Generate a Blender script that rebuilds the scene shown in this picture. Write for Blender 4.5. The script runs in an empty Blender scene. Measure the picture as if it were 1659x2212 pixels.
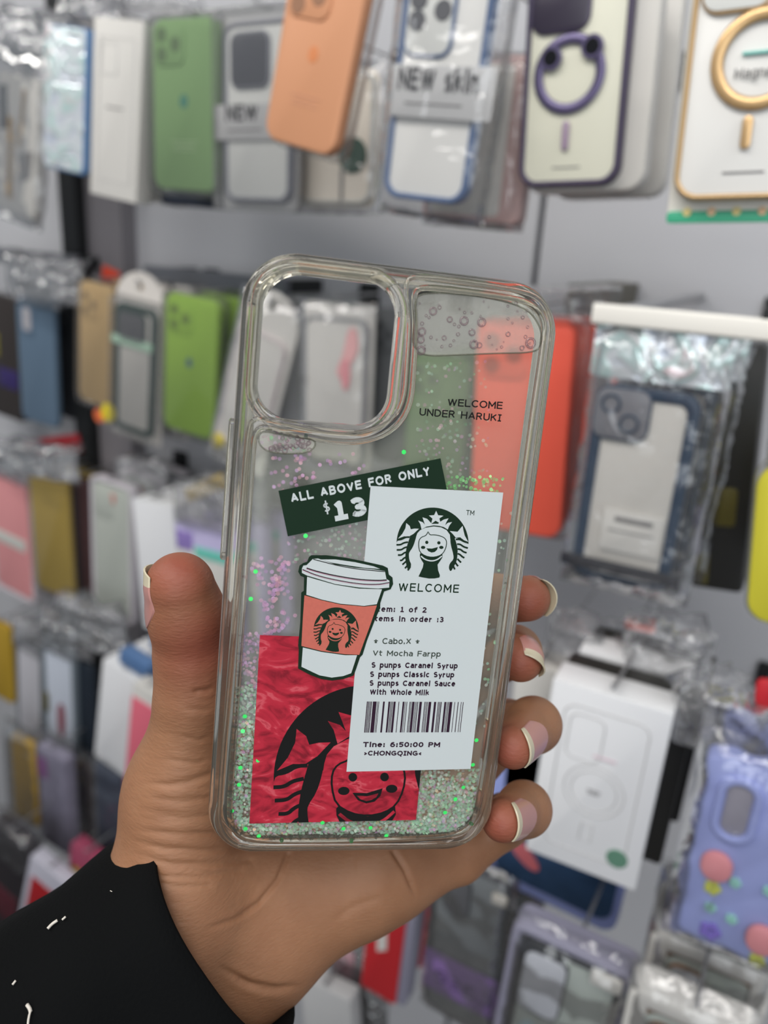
import bpy, bmesh, math, random
import numpy as np
from mathutils import Vector, Matrix, noise
from mathutils.geometry import tessellate_polygon

# ------------------------------------------------------------------ camera, world, lights, exposure
SC = bpy.context.scene
COL = SC.collection
W_PX, H_PX, F_PX = 1659.0, 2212.0, 1700.0
CAM = Vector((0.0, 0.0, 1.50))
YAW, PITCH, ROLL = math.radians(29.0), math.radians(19.1), math.radians(3.57)
FWD = Vector((-math.sin(YAW) * math.cos(PITCH), math.cos(YAW) * math.cos(PITCH), -math.sin(PITCH)))
_r0 = Vector((math.cos(YAW), math.sin(YAW), 0.0))
_u0 = _r0.cross(FWD)
RIGHT = _r0 * math.cos(ROLL) + _u0 * math.sin(ROLL)
UP = -_r0 * math.sin(ROLL) + _u0 * math.cos(ROLL)
DOWN = -UP
cam_data = bpy.data.cameras.new('camera')
cam_data.sensor_fit = 'HORIZONTAL'
cam_data.sensor_width = 36.0
cam_data.lens = 36.0 * F_PX / W_PX
cam_data.clip_start = 0.01
cam_data.dof.use_dof = True
cam_data.dof.focus_distance = 0.200
cam_data.dof.aperture_fstop = 11.8
cam = bpy.data.objects.new('camera', cam_data)
COL.objects.link(cam)
cam.matrix_world = Matrix(((RIGHT.x, UP.x, -FWD.x, CAM.x), (RIGHT.y, UP.y, -FWD.y, CAM.y),
                           (RIGHT.z, UP.z, -FWD.z, CAM.z), (0, 0, 0, 1)))
SC.camera = cam

world = bpy.data.worlds.new('world')
SC.world = world
world.use_nodes = True
world.node_tree.nodes['Background'].inputs[0].default_value = (0.80, 0.86, 0.93, 1)
world.node_tree.nodes['Background'].inputs[1].default_value = 0.26

def area(name, loc, target, sx, sy, power, color=(1, 1, 1)):
    d = bpy.data.lights.new(name, 'AREA')
    d.shape = 'RECTANGLE'
    d.size, d.size_y, d.energy, d.color = sx, sy, power, color
    o = bpy.data.objects.new(name, d)
    COL.objects.link(o)
    o.location = loc
    o.rotation_euler = (Vector(target) - Vector(loc)).to_track_quat('-Z', 'Y').to_euler()
    return o
# ceiling tubes of the shop aisle
area('ceiling_tube', (-0.8, -0.25, 2.40), (-0.6, 0.60, 1.3), 2.4, 0.14, 15, (1.0, 0.97, 0.92))
area('ceiling_tube', (0.1, -0.80, 2.45), (0.0, 0.4, 1.2), 2.4, 0.16, 11, (1.0, 0.98, 0.95))
area('ceiling_tube', (0.9, 0.10, 2.45), (0.4, 0.6, 1.3), 0.16, 1.2, 5, (0.93, 0.97, 1.0))
# added soft fill behind the camera to brighten the wall under the top row
area('added_front_fill', (0.9, -2.1, 1.75), (-0.3, 0.7, 1.35), 1.5, 1.5, 23, (0.93, 0.97, 1.0))

SC.view_settings.view_transform = 'Standard'
SC.view_settings.look = 'None'
SC.view_settings.gamma = 1.0
SC.view_settings.exposure = 0.0
SC.cycles.max_bounces = 14
SC.cycles.transparent_max_bounces = 32
SC.cycles.transmission_bounces = 12
SC.cycles.glossy_bounces = 4
SC.cycles.diffuse_bounces = 3
SC.cycles.caustics_refractive = False
SC.cycles.caustics_reflective = False
SC.cycles.sample_clamp_indirect = 4.0
SC.cycles.use_denoising = True

# ------------------------------------------------------------------ projections
def pc(px, py, d):
    """point at depth d along the optical axis behind pixel (px, py)"""
    return CAM + RIGHT * ((px - W_PX / 2) / F_PX * d) + DOWN * ((py - H_PX / 2) / F_PX * d) + FWD * d
def ray(px, py):
    return pc(px, py, 1.0) - CAM
def proj(P):
    v = P - CAM
    d = v.dot(FWD)
    return (W_PX / 2 + v.dot(RIGHT) / d * F_PX, H_PX / 2 + v.dot(DOWN) / d * F_PX)

# ------------------------------------------------------------------ materials
def lin(c):
    if isinstance(c, str):
        c = tuple(int(c[i:i + 2], 16) for i in (0, 2, 4))
    return tuple((x / 255 / 12.92) if x / 255 <= 0.04045 else ((x / 255 + 0.055) / 1.055) ** 2.4 for x in c[:3])
_MATS = {}
def mat(name, color, rough=0.5, metal=0.0, spec=0.5, coat=0.0, bump=0.0, bscale=200.0, vary=0.0, vscale=30.0, sss=0.0):
    if name in _MATS:
        return _MATS[name]
    m = bpy.data.materials.new(name)
    m.use_nodes = True
    nt = m.node_tree
    b = nt.nodes['Principled BSDF']
    c = lin(color)
    b.inputs['Base Color'].default_value = (*c, 1)
    b.inputs['Roughness'].default_value = rough
    b.inputs['Metallic'].default_value = metal
    b.inputs['Specular IOR Level'].default_value = spec
    b.inputs['Coat Weight'].default_value = coat
    b.inputs['Coat Roughness'].default_value = 0.08
    if vary > 0 or bump > 0:
        tc = nt.nodes.new('ShaderNodeTexCoord')
    if vary > 0:
        n = nt.nodes.new('ShaderNodeTexNoise')
        n.inputs['Scale'].default_value = vscale
        n.inputs['Detail'].default_value = 5
        nt.links.new(tc.outputs['Object'], n.inputs['Vector'])
        r = nt.nodes.new('ShaderNodeMix')
        r.data_type = 'RGBA'
        r.inputs[6].default_value = (*[x * (1 - vary) for x in c], 1)
        r.inputs[7].default_value = (*[min(1, x * (1 + vary)) for x in c], 1)
        nt.links.new(n.outputs['Fac'], r.inputs[0])
        nt.links.new(r.outputs[2], b.inputs['Base Color'])
    if bump > 0:
        n = nt.nodes.new('ShaderNodeTexNoise')
        n.inputs['Scale'].default_value = bscale
        n.inputs['Detail'].default_value = 6
        nt.links.new(tc.outputs['Object'], n.inputs['Vector'])
        bp = nt.nodes.new('ShaderNodeBump')
        bp.inputs['Strength'].default_value = bump
        bp.inputs['Distance'].default_value = 0.001
        nt.links.new(n.outputs['Fac'], bp.inputs['Height'])
        nt.links.new(bp.outputs['Normal'], b.inputs['Normal'])
    _MATS[name] = m
    return m

def clear(name, tint=(255, 255, 255), haze=0.0, haze_col=(225, 225, 220), gloss=0.06, rough=0.08, bump=0.0, bscale=40.0, bdist=0.004, edge=0.5):
    """thin clear plastic: transparent, with a milky share and a sheen that grows at grazing angles"""
    if name in _MATS:
        return _MATS[name]
    m = bpy.data.materials.new(name)
    m.use_nodes = True
    nt = m.node_tree
    nt.nodes.remove(nt.nodes['Principled BSDF'])
    out = nt.nodes['Material Output']
    tr = nt.nodes.new('ShaderNodeBsdfTransparent')
    tr.inputs[0].default_value = (*lin(tint), 1)
    gl = nt.nodes.new('ShaderNodeBsdfGlossy')
    gl.inputs['Roughness'].default_value = rough
    lw = nt.nodes.new('ShaderNodeLayerWeight')
    lw.inputs[0].default_value = 0.25
    mr = nt.nodes.new('ShaderNodeMapRange')
    mr.inputs[3].default_value = gloss
    mr.inputs[4].default_value = min(1.0, gloss + edge)
    nt.links.new(lw.outputs['Fresnel'], mr.inputs[0])
    src = tr
    if haze > 0:
        df = nt.nodes.new('ShaderNodeBsdfDiffuse')
        df.inputs[0].default_value = (*lin(haze_col), 1)
        mx = nt.nodes.new('ShaderNodeMixShader')
        mx.inputs[0].default_value = haze
        nt.links.new(tr.outputs[0], mx.inputs[1])
        nt.links.new(df.outputs[0], mx.inputs[2])
        src = mx
    mx2 = nt.nodes.new('ShaderNodeMixShader')
    nt.links.new(mr.outputs[0], mx2.inputs[0])
    nt.links.new(src.outputs[0], mx2.inputs[1])
    nt.links.new(gl.outputs[0], mx2.inputs[2])
    nt.links.new(mx2.outputs[0], out.inputs[0])
    if bump > 0:
        tc = nt.nodes.new('ShaderNodeTexCoord')
        n = nt.nodes.new('ShaderNodeTexNoise')
        n.inputs['Scale'].default_value = bscale
        n.inputs['Detail'].default_value = 3
        n.inputs['Distortion'].default_value = 1.2
        nt.links.new(tc.outputs['Object'], n.inputs['Vector'])
        bp = nt.nodes.new('ShaderNodeBump')
        bp.inputs['Strength'].default_value = bump
        bp.inputs['Distance'].default_value = bdist
        nt.links.new(n.outputs['Fac'], bp.inputs['Height'])
        nt.links.new(bp.outputs['Normal'], gl.inputs['Normal'])
    _MATS[name] = m
    return m

def glass(name, tint=(250, 250, 246), ior=1.35, rough=0.0):
    if name in _MATS:
        return _MATS[name]
    m = bpy.data.materials.new(name)
    m.use_nodes = True
    b = m.node_tree.nodes['Principled BSDF']
    b.inputs['Base Color'].default_value = (*lin(tint), 1)
    b.inputs['Transmission Weight'].default_value = 1.0
    b.inputs['Roughness'].default_value = rough
    b.inputs['IOR'].default_value = ior
    _MATS[name] = m
    return m

# ------------------------------------------------------------------ mesh helpers
class MB:
    def __init__(s):
        s.v, s.f, s.m = [], [], []
    def add(s, verts, faces, mi=0):
        o = len(s.v)
        s.v += [tuple(p) for p in verts]
        s.f += [tuple(i + o for i in f) for f in faces]
        s.m += [mi] * len(faces)
        return s
    def build(s, name, mats, parent=None, smooth=False, kind=None, label=None):
        me = bpy.data.meshes.new(name)
        me.from_pydata(s.v, [], s.f)
        if not isinstance(mats, (list, tuple)):
            mats = [mats]
        for m in mats:
            me.materials.append(m)
        me.polygons.foreach_set('material_index', s.m)
        if smooth:
            me.polygons.foreach_set('use_smooth', [True] * len(s.f))
        me.update()
        bm = bmesh.new()
        bm.from_mesh(me)
        if not getattr(s, 'keep', False):
            bmesh.ops.recalc_face_normals(bm, faces=bm.faces)
        bm.to_mesh(me)
        bm.free()
        if smooth == 'auto':
            me.set_sharp_from_angle(angle=math.radians(38))
        o = bpy.data.objects.new(name, me)
        COL.objects.link(o)
        if parent is not None:
            o.parent = parent
        if kind:
            o['kind'] = kind
        if label:
            o['label'] = label
        return o

def rrect(x0, y0, x1, y1, r, n=6):
    """rounded rectangle, counter-clockwise"""
    r = max(1e-5, min(r, (x1 - x0) / 2 - 1e-6, (y1 - y0) / 2 - 1e-6))
    pts = []
    for cx, cy, a0 in ((x1 - r, y0 + r, -90), (x1 - r, y1 - r, 0), (x0 + r, y1 - r, 90), (x0 + r, y0 + r, 180)):
        for k in range(n + 1):
            a = math.radians(a0 + 90 * k / n)
            pts.append((cx + r * math.cos(a), cy + r * math.sin(a)))
    return pts

def loft(mb, loops, mi=0, cap=(True, True), closed=False):
    """join a list of equal-length 3-D loops"""
    n = len(loops[0])
    V = [p for l in loops for p in l]
    F = []
    L = len(loops)
    for i in range(L if closed else L - 1):
        a, b = i * n, ((i + 1) % L) * n
        for k in range(n):
            k2 = (k + 1) % n
            F.append((a + k, a + k2, b + k2, b + k))
    if not closed:
        if cap[0]:
            F.append(tuple(range(n))[::-1])
        if cap[1]:
            F.append(tuple((L - 1) * n + k for k in range(n)))
    mb.add(V, F, mi)
    return mb

def slab_loops(x0, y0, x1, y1, r, z0, z1, bev, n=6, back=True):
    """profile of a rounded slab with softened edges"""
    st = []
    b = min(bev, (z1 - z0) / 2)
    if back:
        st += [(b, z0), (b * 0.3, z0 + b * 0.3), (0, z0 + b)]
    else:
        st += [(0, z0)]
    st += [(0, z1 - b), (b * 0.3, z1 - b * 0.3), (b, z1)]
    return [[(x, y, z) for x, y in rrect(x0 + i, y0 + i, x1 - i, y1 - i, r - i * 0.9, n)] for i, z in st]

def tube(mb, pts, r, n=8, closed=False, mi=0, flat=1.0):
    """tube round a 3-D polyline"""
    P = [Vector(p) for p in pts]
    loops = []
    L = len(P)
    rs = r if isinstance(r, (list, tuple)) else [r] * L
    prev = None
    for i in range(L):
        if closed:
            t = (P[(i + 1) % L] - P[i - 1]).normalized()
        else:
            t = (P[min(i + 1, L - 1)] - P[max(i - 1, 0)]).normalized()
        ref = prev if prev is not None else (Vector((0, 0, 1)) if abs(t.z) < 0.9 else Vector((1, 0, 0)))
        x = (ref - t * ref.dot(t)).normalized()
        y = t.cross(x)
        prev = x
        loops.append([P[i] + x * (rs[i] * flat * math.cos(2 * math.pi * k / n)) + y * (rs[i] * math.sin(2 * math.pi * k / n)) for k in range(n)])
    loft(mb, loops, mi, closed=closed)
    return mb

def poly_fill(mb, pts, z=0.0, mi=0, z_back=None):
    """flat concave polygon (optionally with thickness down to z_back)"""
    P3 = [Vector((p[0], p[1], 0)) for p in pts]
    tri = tessellate_polygon([P3])
    n = len(pts)
    if z_back is None:
        mb.add([(p[0], p[1], z) for p in pts], tri, mi)
    else:
        V = [(p[0], p[1], z) for p in pts] + [(p[0], p[1], z_back) for p in pts]
        F = list(tri) + [tuple(n + i for i in t[::-1]) for t in tri] + [(i, (i + 1) % n, n + (i + 1) % n, n + i) for i in range(n)]
        mb.add(V, F, mi)
    return mb

def smooth_pts(pts, closed=True, it=2):
    """Chaikin corner cutting"""
    for _ in range(it):
        out = []
        L = len(pts)
        rng = range(L) if closed else range(L - 1)
        if not closed:
            out.append(pts[0])
        for i in rng:
            a, b = pts[i], pts[(i + 1) % L]
            out.append(tuple(a[k] * 0.75 + b[k] * 0.25 for k in range(len(a))))
            out.append(tuple(a[k] * 0.25 + b[k] * 0.75 for k in range(len(a))))
        if not closed:
            out.append(pts[-1])
        pts = out
    return pts

def _arc(cx, cy, rx, ry, a0, a1, n=10):
    return [(cx + rx * math.cos(math.radians(a0 + (a1 - a0) * k / n)), cy + ry * math.sin(math.radians(a0 + (a1 - a0) * k / n))) for k in range(n + 1)]
X_ = 0.74     # height of small letters, capitals are 1
def _bowl(x0, x1, y0=0.0, y1=X_):
    return _arc((x0 + x1) / 2, (y0 + y1) / 2, (x1 - x0) / 2, (y1 - y0) / 2, 0, 360, 20)
# sans-serif letters as pen strokes: (width, strokes)
GLYPHS = {
    ' ': (.34, []),
    'A': (.74, [[(0, 0), (.37, 1), (.74, 0)], [(.13, .32), (.61, .32)]]),
    'B': (.62, [[(0, 0), (0, 1), (.33, 1)] + _arc(.33, .76, .24, .24, 90, -90) + [(0, .52)], [(.33, .52)] + _arc(.35, .26, .27, .26, 90, -90) + [(0, 0)]]),
    'C': (.70, [_arc(.40, .5, .40, .5, 42, 318, 16)]),
    'D': (.68, [[(0, 0), (0, 1), (.26, 1)] + _arc(.26, .5, .42, .5, 90, -90, 14) + [(0, 0)]]),
    'E': (.56, [[(.56, 1), (0, 1), (0, 0), (.56, 0)], [(0, .52), (.52, .52)]]),
    'F': (.54, [[(.54, 1), (0, 1), (0, 0)], [(0, .52), (.48, .52)]]),
    'G': (.74, [_arc(.40, .5, .40, .5, 45, 300, 16) + [(.74, .12), (.74, .47), (.46, .47)]]),
    'H': (.66, [[(0, 0), (0, 1)], [(.66, 0), (.66, 1)], [(0, .52), (.66, .52)]]),
    'I': (.30, [[(.15, 0), (.15, 1)], [(0, 0), (.30, 0)], [(0, 1), (.30, 1)]]),
    'J': (.40, [[(.4, 1), (.4, .25)] + _arc(.2, .25, .2, .25, 0, -140)]),
    'K': (.64, [[(0, 0), (0, 1)], [(.62, 1), (.02, .42)], [(.22, .60), (.64, 0)]]),
    'L': (.54, [[(0, 1), (0, 0), (.54, 0)]]),
    'M': (.78, [[(0, 0), (0, 1), (.39, .28), (.78, 1), (.78, 0)]]),
    'N': (.66, [[(0, 0), (0, 1), (.66, 0), (.66, 1)]]),
    'O': (.82, [_arc(.41, .5, .41, .5, 0, 360, 24)]),
    'P': (.58, [[(0, 0), (0, 1), (.30, 1)] + _arc(.30, .73, .28, .27, 90, -90) + [(0, .46)]]),
    'Q': (.82, [_arc(.41, .5, .41, .5, 0, 360, 24), [(.46, .16), (.66, -.2)]]),
    'R': (.64, [[(0, 0), (0, 1), (.32, 1)] + _arc(.32, .75, .25, .25, 90, -90) + [(0, .50)], [(.30, .50), (.64, 0)]]),
    'S': (.60, [_arc(.30, .755, .265, .245, 40, 270, 10) + _arc(.30, .26, .29, .26, 90, -145, 10)]),
    'T': (.66, [[(0, 1), (.66, 1)], [(.33, 1), (.33, 0)]]),
    'U': (.66, [[(0, 1), (0, .33)] + _arc(.33, .33, .33, .33, 180, 360) + [(.66, 1)]]),
    'V': (.70, [[(0, 1), (.35, 0), (.70, 1)]]),
    'W': (1.0, [[(0, 1), (.25, 0), (.5, .98), (.75, 0), (1.0, 1)]]),
    'X': (.68, [[(0, 0), (.68, 1)], [(0, 1), (.68, 0)]]),
    'Y': (.68, [[(0, 1), (.34, .46), (.68, 1)], [(.34, .46), (.34, 0)]]),
    'Z': (.64, [[(0, 1), (.64, 1), (0, 0), (.64, 0)]]),
    'a': (.50, [[(.04, .66)] + _arc(.25, .50, .25, .24, 120, 0, 8) + [(.50, 0)], [(.50, .42), (.24, .42)] + _arc(.22, .21, .22, .21, 90, 270, 8) + [(.38, .05), (.50, .16)]]),
    'b': (.54, [[(0, 0), (0, 1.04)], _bowl(0, .54)]),
    'c': (.48, [_arc(.28, .37, .28, .37, 48, 312, 14)]),
    'd': (.54, [[(.54, 0), (.54, 1.04)], _bowl(0, .54)]),
    'e': (.54, [[(.02, .40), (.54, .40)] + _arc(.27, .37, .27, .37, 5, 318, 18)]),
    'f': (.36, [[(.36, 1.03)] + _arc(.28, .84, .16, .19, 90, 180, 6) + [(.12, 0)], [(0, .70), (.34, .70)]]),
    'g': (.54, [_bowl(0, .54), [(.54, X_), (.54, -.05)] + _arc(.27, -.05, .27, .22, 0, -150)]),
    'h': (.50, [[(0, 0), (0, 1.04)], [(0, .42)] + _arc(.25, .45, .25, .28, 170, 0, 8) + [(.50, 0)]]),
    'i': (.10, [[(.05, 0), (.05, .72)], [(.05, .90), (.05, 1.04)]]),
    'k': (.50, [[(0, 0), (0, 1.04)], [(.46, .72), (.02, .34)], [(.18, .46), (.50, 0)]]),
    'l': (.10, [[(.05, 0), (.05, 1.04)]]),
    'm': (.84, [[(0, 0), (0, .72)], [(0, .42)] + _arc(.21, .47, .21, .26, 170, 0, 8) + [(.42, 0)], [(.42, .42)] + _arc(.63, .47, .21, .26, 170, 0, 8) + [(.84, 0)]]),
    'n': (.50, [[(0, 0), (0, .72)], [(0, .42)] + _arc(.25, .45, .25, .28, 170, 0, 8) + [(.50, 0)]]),
    'o': (.56, [_bowl(0, .56)]),
    'p': (.54, [[(0, -.27), (0, .72)], _bowl(0, .54)]),
    'r': (.34, [[(0, 0), (0, .72)], [(0, .40), (.12, .64), (.36, .70)]]),
    's': (.44, [_arc(.22, .545, .19, .185, 35, 265, 8) + _arc(.22, .185, .21, .185, 88, -150, 8)]),
    't': (.36, [[(.12, .94), (.12, .18)] + _arc(.28, .18, .16, .18, 180, 275, 6) + [(.36, .02)], [(0, .70), (.34, .70)]]),
    'u': (.50, [[(0, .72), (0, .28)] + _arc(.25, .28, .25, .28, 180, 350, 8) + [(.50, .3)], [(.50, .72), (.50, 0)]]),
    'w': (.78, [[(0, .72), (.2, 0), (.39, .70), (.58, 0), (.78, .72)]]),
    'y': (.54, [[(0, .72), (.27, .02)], [(.54, .72), (.16, -.27)]]),
    '0': (.58, [_arc(.29, .5, .29, .5, 0, 360, 22)]),
    '1': (.40, [[(.02, .82), (.22, 1), (.22, 0)], [(.02, 0), (.42, 0)]]),
    '2': (.56, [_arc(.27, .72, .26, .28, 160, -20, 10) + [(0, 0), (.56, 0)]]),
    '3': (.56, [_arc(.25, .755, .25, .245, 150, -90, 10) + _arc(.26, .26, .29, .25, 90, -150, 10)]),
    '5': (.54, [[(.50, 1), (.06, 1), (.04, .56)] + _arc(.25, .31, .28, .31, 125, -150, 12)]),
    '6': (.58, [_arc(.29, .32, .29, .32, 0, 360, 18), [(.02, .36), (.06, .7)] + _arc(.38, .62, .34, .38, 150, 70, 6)]),
    ':': (.12, [[(.06, 0), (.06, .15)], [(.06, .55), (.06, .70)]]),
    '.': (.12, [[(.06, 0), (.06, .15)]]),
    '>': (.40, [[(0, .66), (.36, .36), (0, .06)]]),
    '<': (.40, [[(.40, .66), (.04, .36), (.40, .06)]]),
    '*': (.46, [[(.23, .16), (.23, .46), (.23, .72)], [(.0, .54), (.46, .54)], [(.08, .12), (.23, .46), (.38, .12)]]),
    '$': (.56, [_arc(.28, .73, .25, .20, 40, 270, 10) + _arc(.28, .30, .26, .23, 90, -145, 10), [(.28, -.12), (.28, 1.10)]]),
}
def text_mesh(s, weight=0.14, gap=0.0):
    """letters as flat strokes: (points, faces, width); capitals are 1 high and the line starts at x = 0"""
    m = MB()
    x = weight / 2
    def seg(p, q, w, e0=0.0, e1=0.0):
        dx, dy = q[0] - p[0], q[1] - p[1]
        l = math.hypot(dx, dy)
        if l < 1e-6:
            return
        dx, dy = dx / l, dy / l
        p = (p[0] - dx * e0, p[1] - dy * e0)
        q = (q[0] + dx * e1, q[1] + dy * e1)
        nx, ny = -dy * w / 2, dx * w / 2
        m.add([(p[0] + nx, p[1] + ny, 0), (p[0] - nx, p[1] - ny, 0), (q[0] - nx, q[1] - ny, 0), (q[0] + nx, q[1] + ny, 0)], [(0, 1, 2, 3)])
    for c in s:
        adv, strokes = GLYPHS[c]
        for st in strokes:
            # the pen stays inside the letter's height
            sh = lambda p: (x + p[0], p[1] * (1 - weight) + weight / 2 if 0 <= p[1] <= 1.05 else p[1])
            P = [sh(p) for p in st]
            for i in range(len(P) - 1):
                e0 = weight / 2 if (i == 0 and abs(P[0][0] - P[1][0]) * abs(P[0][1] - P[1][1]) < 1e-6) else 0
                e1 = weight / 2 if (i == len(P) - 2 and abs(P[-1][0] - P[-2][0]) * abs(P[-1][1] - P[-2][1]) < 1e-6) else 0
                seg(P[i], P[i + 1], weight, e0 if len(P) == 2 or P[0] != P[-1] else 0, e1 if len(P) == 2 or P[0] != P[-1] else 0)
            for p in P[1:-1]:
                m.add([(p[0] + weight / 2 * math.cos(k * math.pi / 4 + .4), p[1] + weight / 2 * math.sin(k * math.pi / 4 + .4), 0) for k in range(8)], [tuple(range(8))])
        x += adv + (weight + 0.12 + gap)
    w = x - 0.12 - gap - weight / 2
    return [(p[0], p[1]) for p in m.v], m.f, w

def empty(name, label, cat, mw, group=None):
    o = bpy.data.objects.new(name, None)
    o.empty_display_size = 0.02
    COL.objects.link(o)
    o.matrix_world = mw
    o['label'], o['category'] = label, cat
    if group:
        o['group'] = group
    return o
def frame_matrix(o, x, y, z):
    return Matrix(((x.x, y.x, z.x, o.x), (x.y, y.y, z.y, o.y), (x.z, y.z, z.z, o.z), (0, 0, 0, 1)))
# ------------------------------------------------------------------ the clear glitter case in the hand
CW, CH_ = 0.0755, 0.1498
_t, _a, _b = (-0.03085, -0.05926, 0.17540), (0.98040804, 0.06682202, 0.18529675), (-0.09971647, 0.97962633, 0.17432405)
def cam_vec(v):
    return RIGHT * v[0] + DOWN * v[1] + FWD * v[2]
CASE_O = CAM + cam_vec(_t)              # upper left corner of its back
CASE_X = cam_vec(_a).normalized()
CASE_Y = -cam_vec(_b).normalized()      # up
CASE_Z = CASE_X.cross(CASE_Y).normalized()
CASE_Y = CASE_Z.cross(CASE_X).normalized()
CASE_M = frame_matrix(CASE_O, CASE_X, CASE_Y, CASE_Z)
def cp(px, py):
    """photo position on the back of the case -> metres in the case's own frame (x right, y up, both from its upper left corner)"""
    d = ray(px, py)
    k = (CASE_O - CAM).dot(CASE_Z) / d.dot(CASE_Z)
    q = CAM + d * k - CASE_O
    return (q.dot(CASE_X), q.dot(CASE_Y))

case = empty('phone_case', 'clear glitter phone case with coffee receipt print held up in the hand', 'phone case', CASE_M)
M_TPU = glass('clear soft plastic', (253, 250, 240), 1.38)
def milky(m, share):
    """soft plastic is a little cloudy: a share of the light is scattered"""
    nt = m.node_tree
    out = nt.nodes['Material Output']
    g = nt.nodes['Principled BSDF']
    d = nt.nodes.new('ShaderNodeBsdfDiffuse'); d.inputs[0].default_value = (*lin((236, 230, 212)), 1)
    t = nt.nodes.new('ShaderNodeBsdfTranslucent'); t.inputs[0].default_value = (*lin((236, 230, 212)), 1)
    a = nt.nodes.new('ShaderNodeMixShader'); a.inputs[0].default_value = 0.5
    b = nt.nodes.new('ShaderNodeMixShader'); b.inputs[0].default_value = share
    nt.links.new(d.outputs[0], a.inputs[1]); nt.links.new(t.outputs[0], a.inputs[2])
    nt.links.new(g.outputs[0], b.inputs[1]); nt.links.new(a.outputs[0], b.inputs[2])
    nt.links.new(b.outputs[0], out.inputs[0])
milky(M_TPU, 0.07)
M_SHEET = clear('clear glossy sheet', (253, 253, 250), haze=0.004, haze_col=(215, 212, 205), gloss=0.008, rough=0.05, edge=0.4)
M_LIQUID = clear('milky liquid film', (248, 249, 246), haze=0.17, haze_col=(215, 217, 208), gloss=0.0, rough=0.2, bump=0.4, bscale=900, bdist=0.0005, edge=0.05)
M_PLATE = clear('clear thin plate', (253, 253, 250), haze=0.01, gloss=0.02, rough=0.03, edge=0.3)

# bumper: rounded ring with an L section, open towards the phone side
mb = MB()
prof = [(0.0004, -0.0102), (0.0, -0.0096), (0.0, -0.0012), (0.0002, -0.0003), (0.0007, 0.0003), (0.0014, 0.0005), (0.0021, 0.0003),
        (0.0026, -0.0002), (0.0030, -0.0004), (0.0042, -0.0004), (0.0046, -0.0008), (0.0046, -0.0026), (0.0026, -0.0028), (0.0020, -0.0034), (0.0018, -0.0102)]
loops = [[(x, y, z) for x, y in rrect(i, -CH_ + i, CW - i, -i, 0.0125 - i * 0.75, 14)] for i, z in prof]
loft(mb, loops, closed=True)
mb.build('bumper', M_TPU, case, smooth=True)

# camera opening and its raised rim
hole_px = [(565, 594), (856, 622), (838, 915), (556, 882)]
hx0 = (cp(563, 740)[0]); hx1 = (cp(849, 760)[0])
hy1 = (cp(710, 595)[1]); hy0 = (cp(690, 912)[1])
mb = MB()
prof = [(0.0, -0.0026), (0.0, 0.0006), (0.0005, 0.0012), (0.0013, 0.0014), (0.0022, 0.0010), (0.0026, 0.0002), (0.0030, -0.0006), (0.0030, -0.0026)]
loops = [[(x, y, z) for x, y in rrect(hx0 - i, hy0 - i, hx1 + i, hy1 + i, 0.0078 + i * 0.8, 12)] for i, z in prof]
loft(mb, loops, closed=True)
mb.build('camera_rim', M_TPU, case, smooth=True)

# chamber outline traced from the photograph
ch_px = [(905, 618), (1000, 628), (1100, 642), (1150, 655), (1177, 690), (1174, 740), (1150, 900), (1110, 1200), (1065, 1530), (1035, 1735),
         (1020, 1785), (985, 1806), (900, 1813), (700, 1818), (550, 1818), (512, 1806), (494, 1770), (498, 1700), (515, 1450), (533, 1180), (545, 980),
         (552, 928), (580, 921), (640, 938), (720, 955), (790, 955), (850, 930), (886, 880), (893, 800), (898, 700), (893, 640)]
ch = smooth_pts([cp(*p) for p in ch_px], True, 2)
mb = MB()
tube(mb, [(x, y, -0.0003) for x, y in ch], 0.00075, 8, True)
mb.build('chamber_rim', M_TPU, case, smooth=True)
ch2_px = [(880, 603), (900, 597), (1000, 608), (1110, 624), (1165, 640), (1193, 690), (1188, 750), (1120, 1250), (1060, 1700), (1046, 1765), (1020, 1812), (975, 1826),
          (700, 1831), (545, 1831), (500, 1822), (474, 1785), (473, 1730), (500, 1400), (523, 1100), (535, 935), (545, 906), (570, 903), (650, 922), (720, 938), (790, 936), (845, 910), (872, 865), (878, 780), (884, 690), (876, 630)]
ch2 = smooth_pts([cp(*p) for p in ch2_px], True, 2)
mb = MB()
tube(mb, [(x, y, 0.0) for x, y in ch2], 0.0006, 8, True)
mb.build('chamber_rim', M_TPU, case, smooth=True)

# plate with the camera hole
def plate(name, outer, hole, z, m):
    o3 = [Vector((x, y, 0)) for x, y in outer]
    h3 = [Vector((x, y, 0)) for x, y in hole]
    tri = tessellate_polygon([o3, h3])
    b = MB()
    b.add([(p.x, p.y, z) for p in o3 + h3], tri)
    return b.build(name, m, case)
plate('inner_plate', rrect(0.003, -CH_ + 0.003, CW - 0.003, -0.003, 0.010, 8), rrect(hx0 - 0.0028, hy0 - 0.0028, hx1 + 0.0028, hy1 + 0.0028, 0.010, 8)[::-1], -0.0026, M_PLATE)
mb = MB(); poly_fill(mb, ch, 0.0); mb.build('back_panel', M_SHEET, case)
mb = MB(); poly_fill(mb, ch, -0.0021); mb.build('liquid_layer', M_LIQUID, case)

# side buttons
mb = MB()
b0, b1 = cp(507, 908)[1], cp(487, 1215)[1]
loft(mb, [[(-0.0011 + abs(e) * 0.0005, y, z) for y, z in rrect(b1 + abs(e) * .0004, -0.0085, b0 - abs(e) * .0004, -0.0012, 0.0012, 4)] if False else
          [(x, y, z) for y, z in rrect(b1 + ins, -0.0085 + ins, b0 - ins, -0.0012 - ins, 0.0012, 4)] for x, ins in ((0.0004, 0.0), (-0.0008, 0.0), (-0.0012, 0.0005))])
mb.build('side_button', M_TPU, case, smooth='auto')

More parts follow.
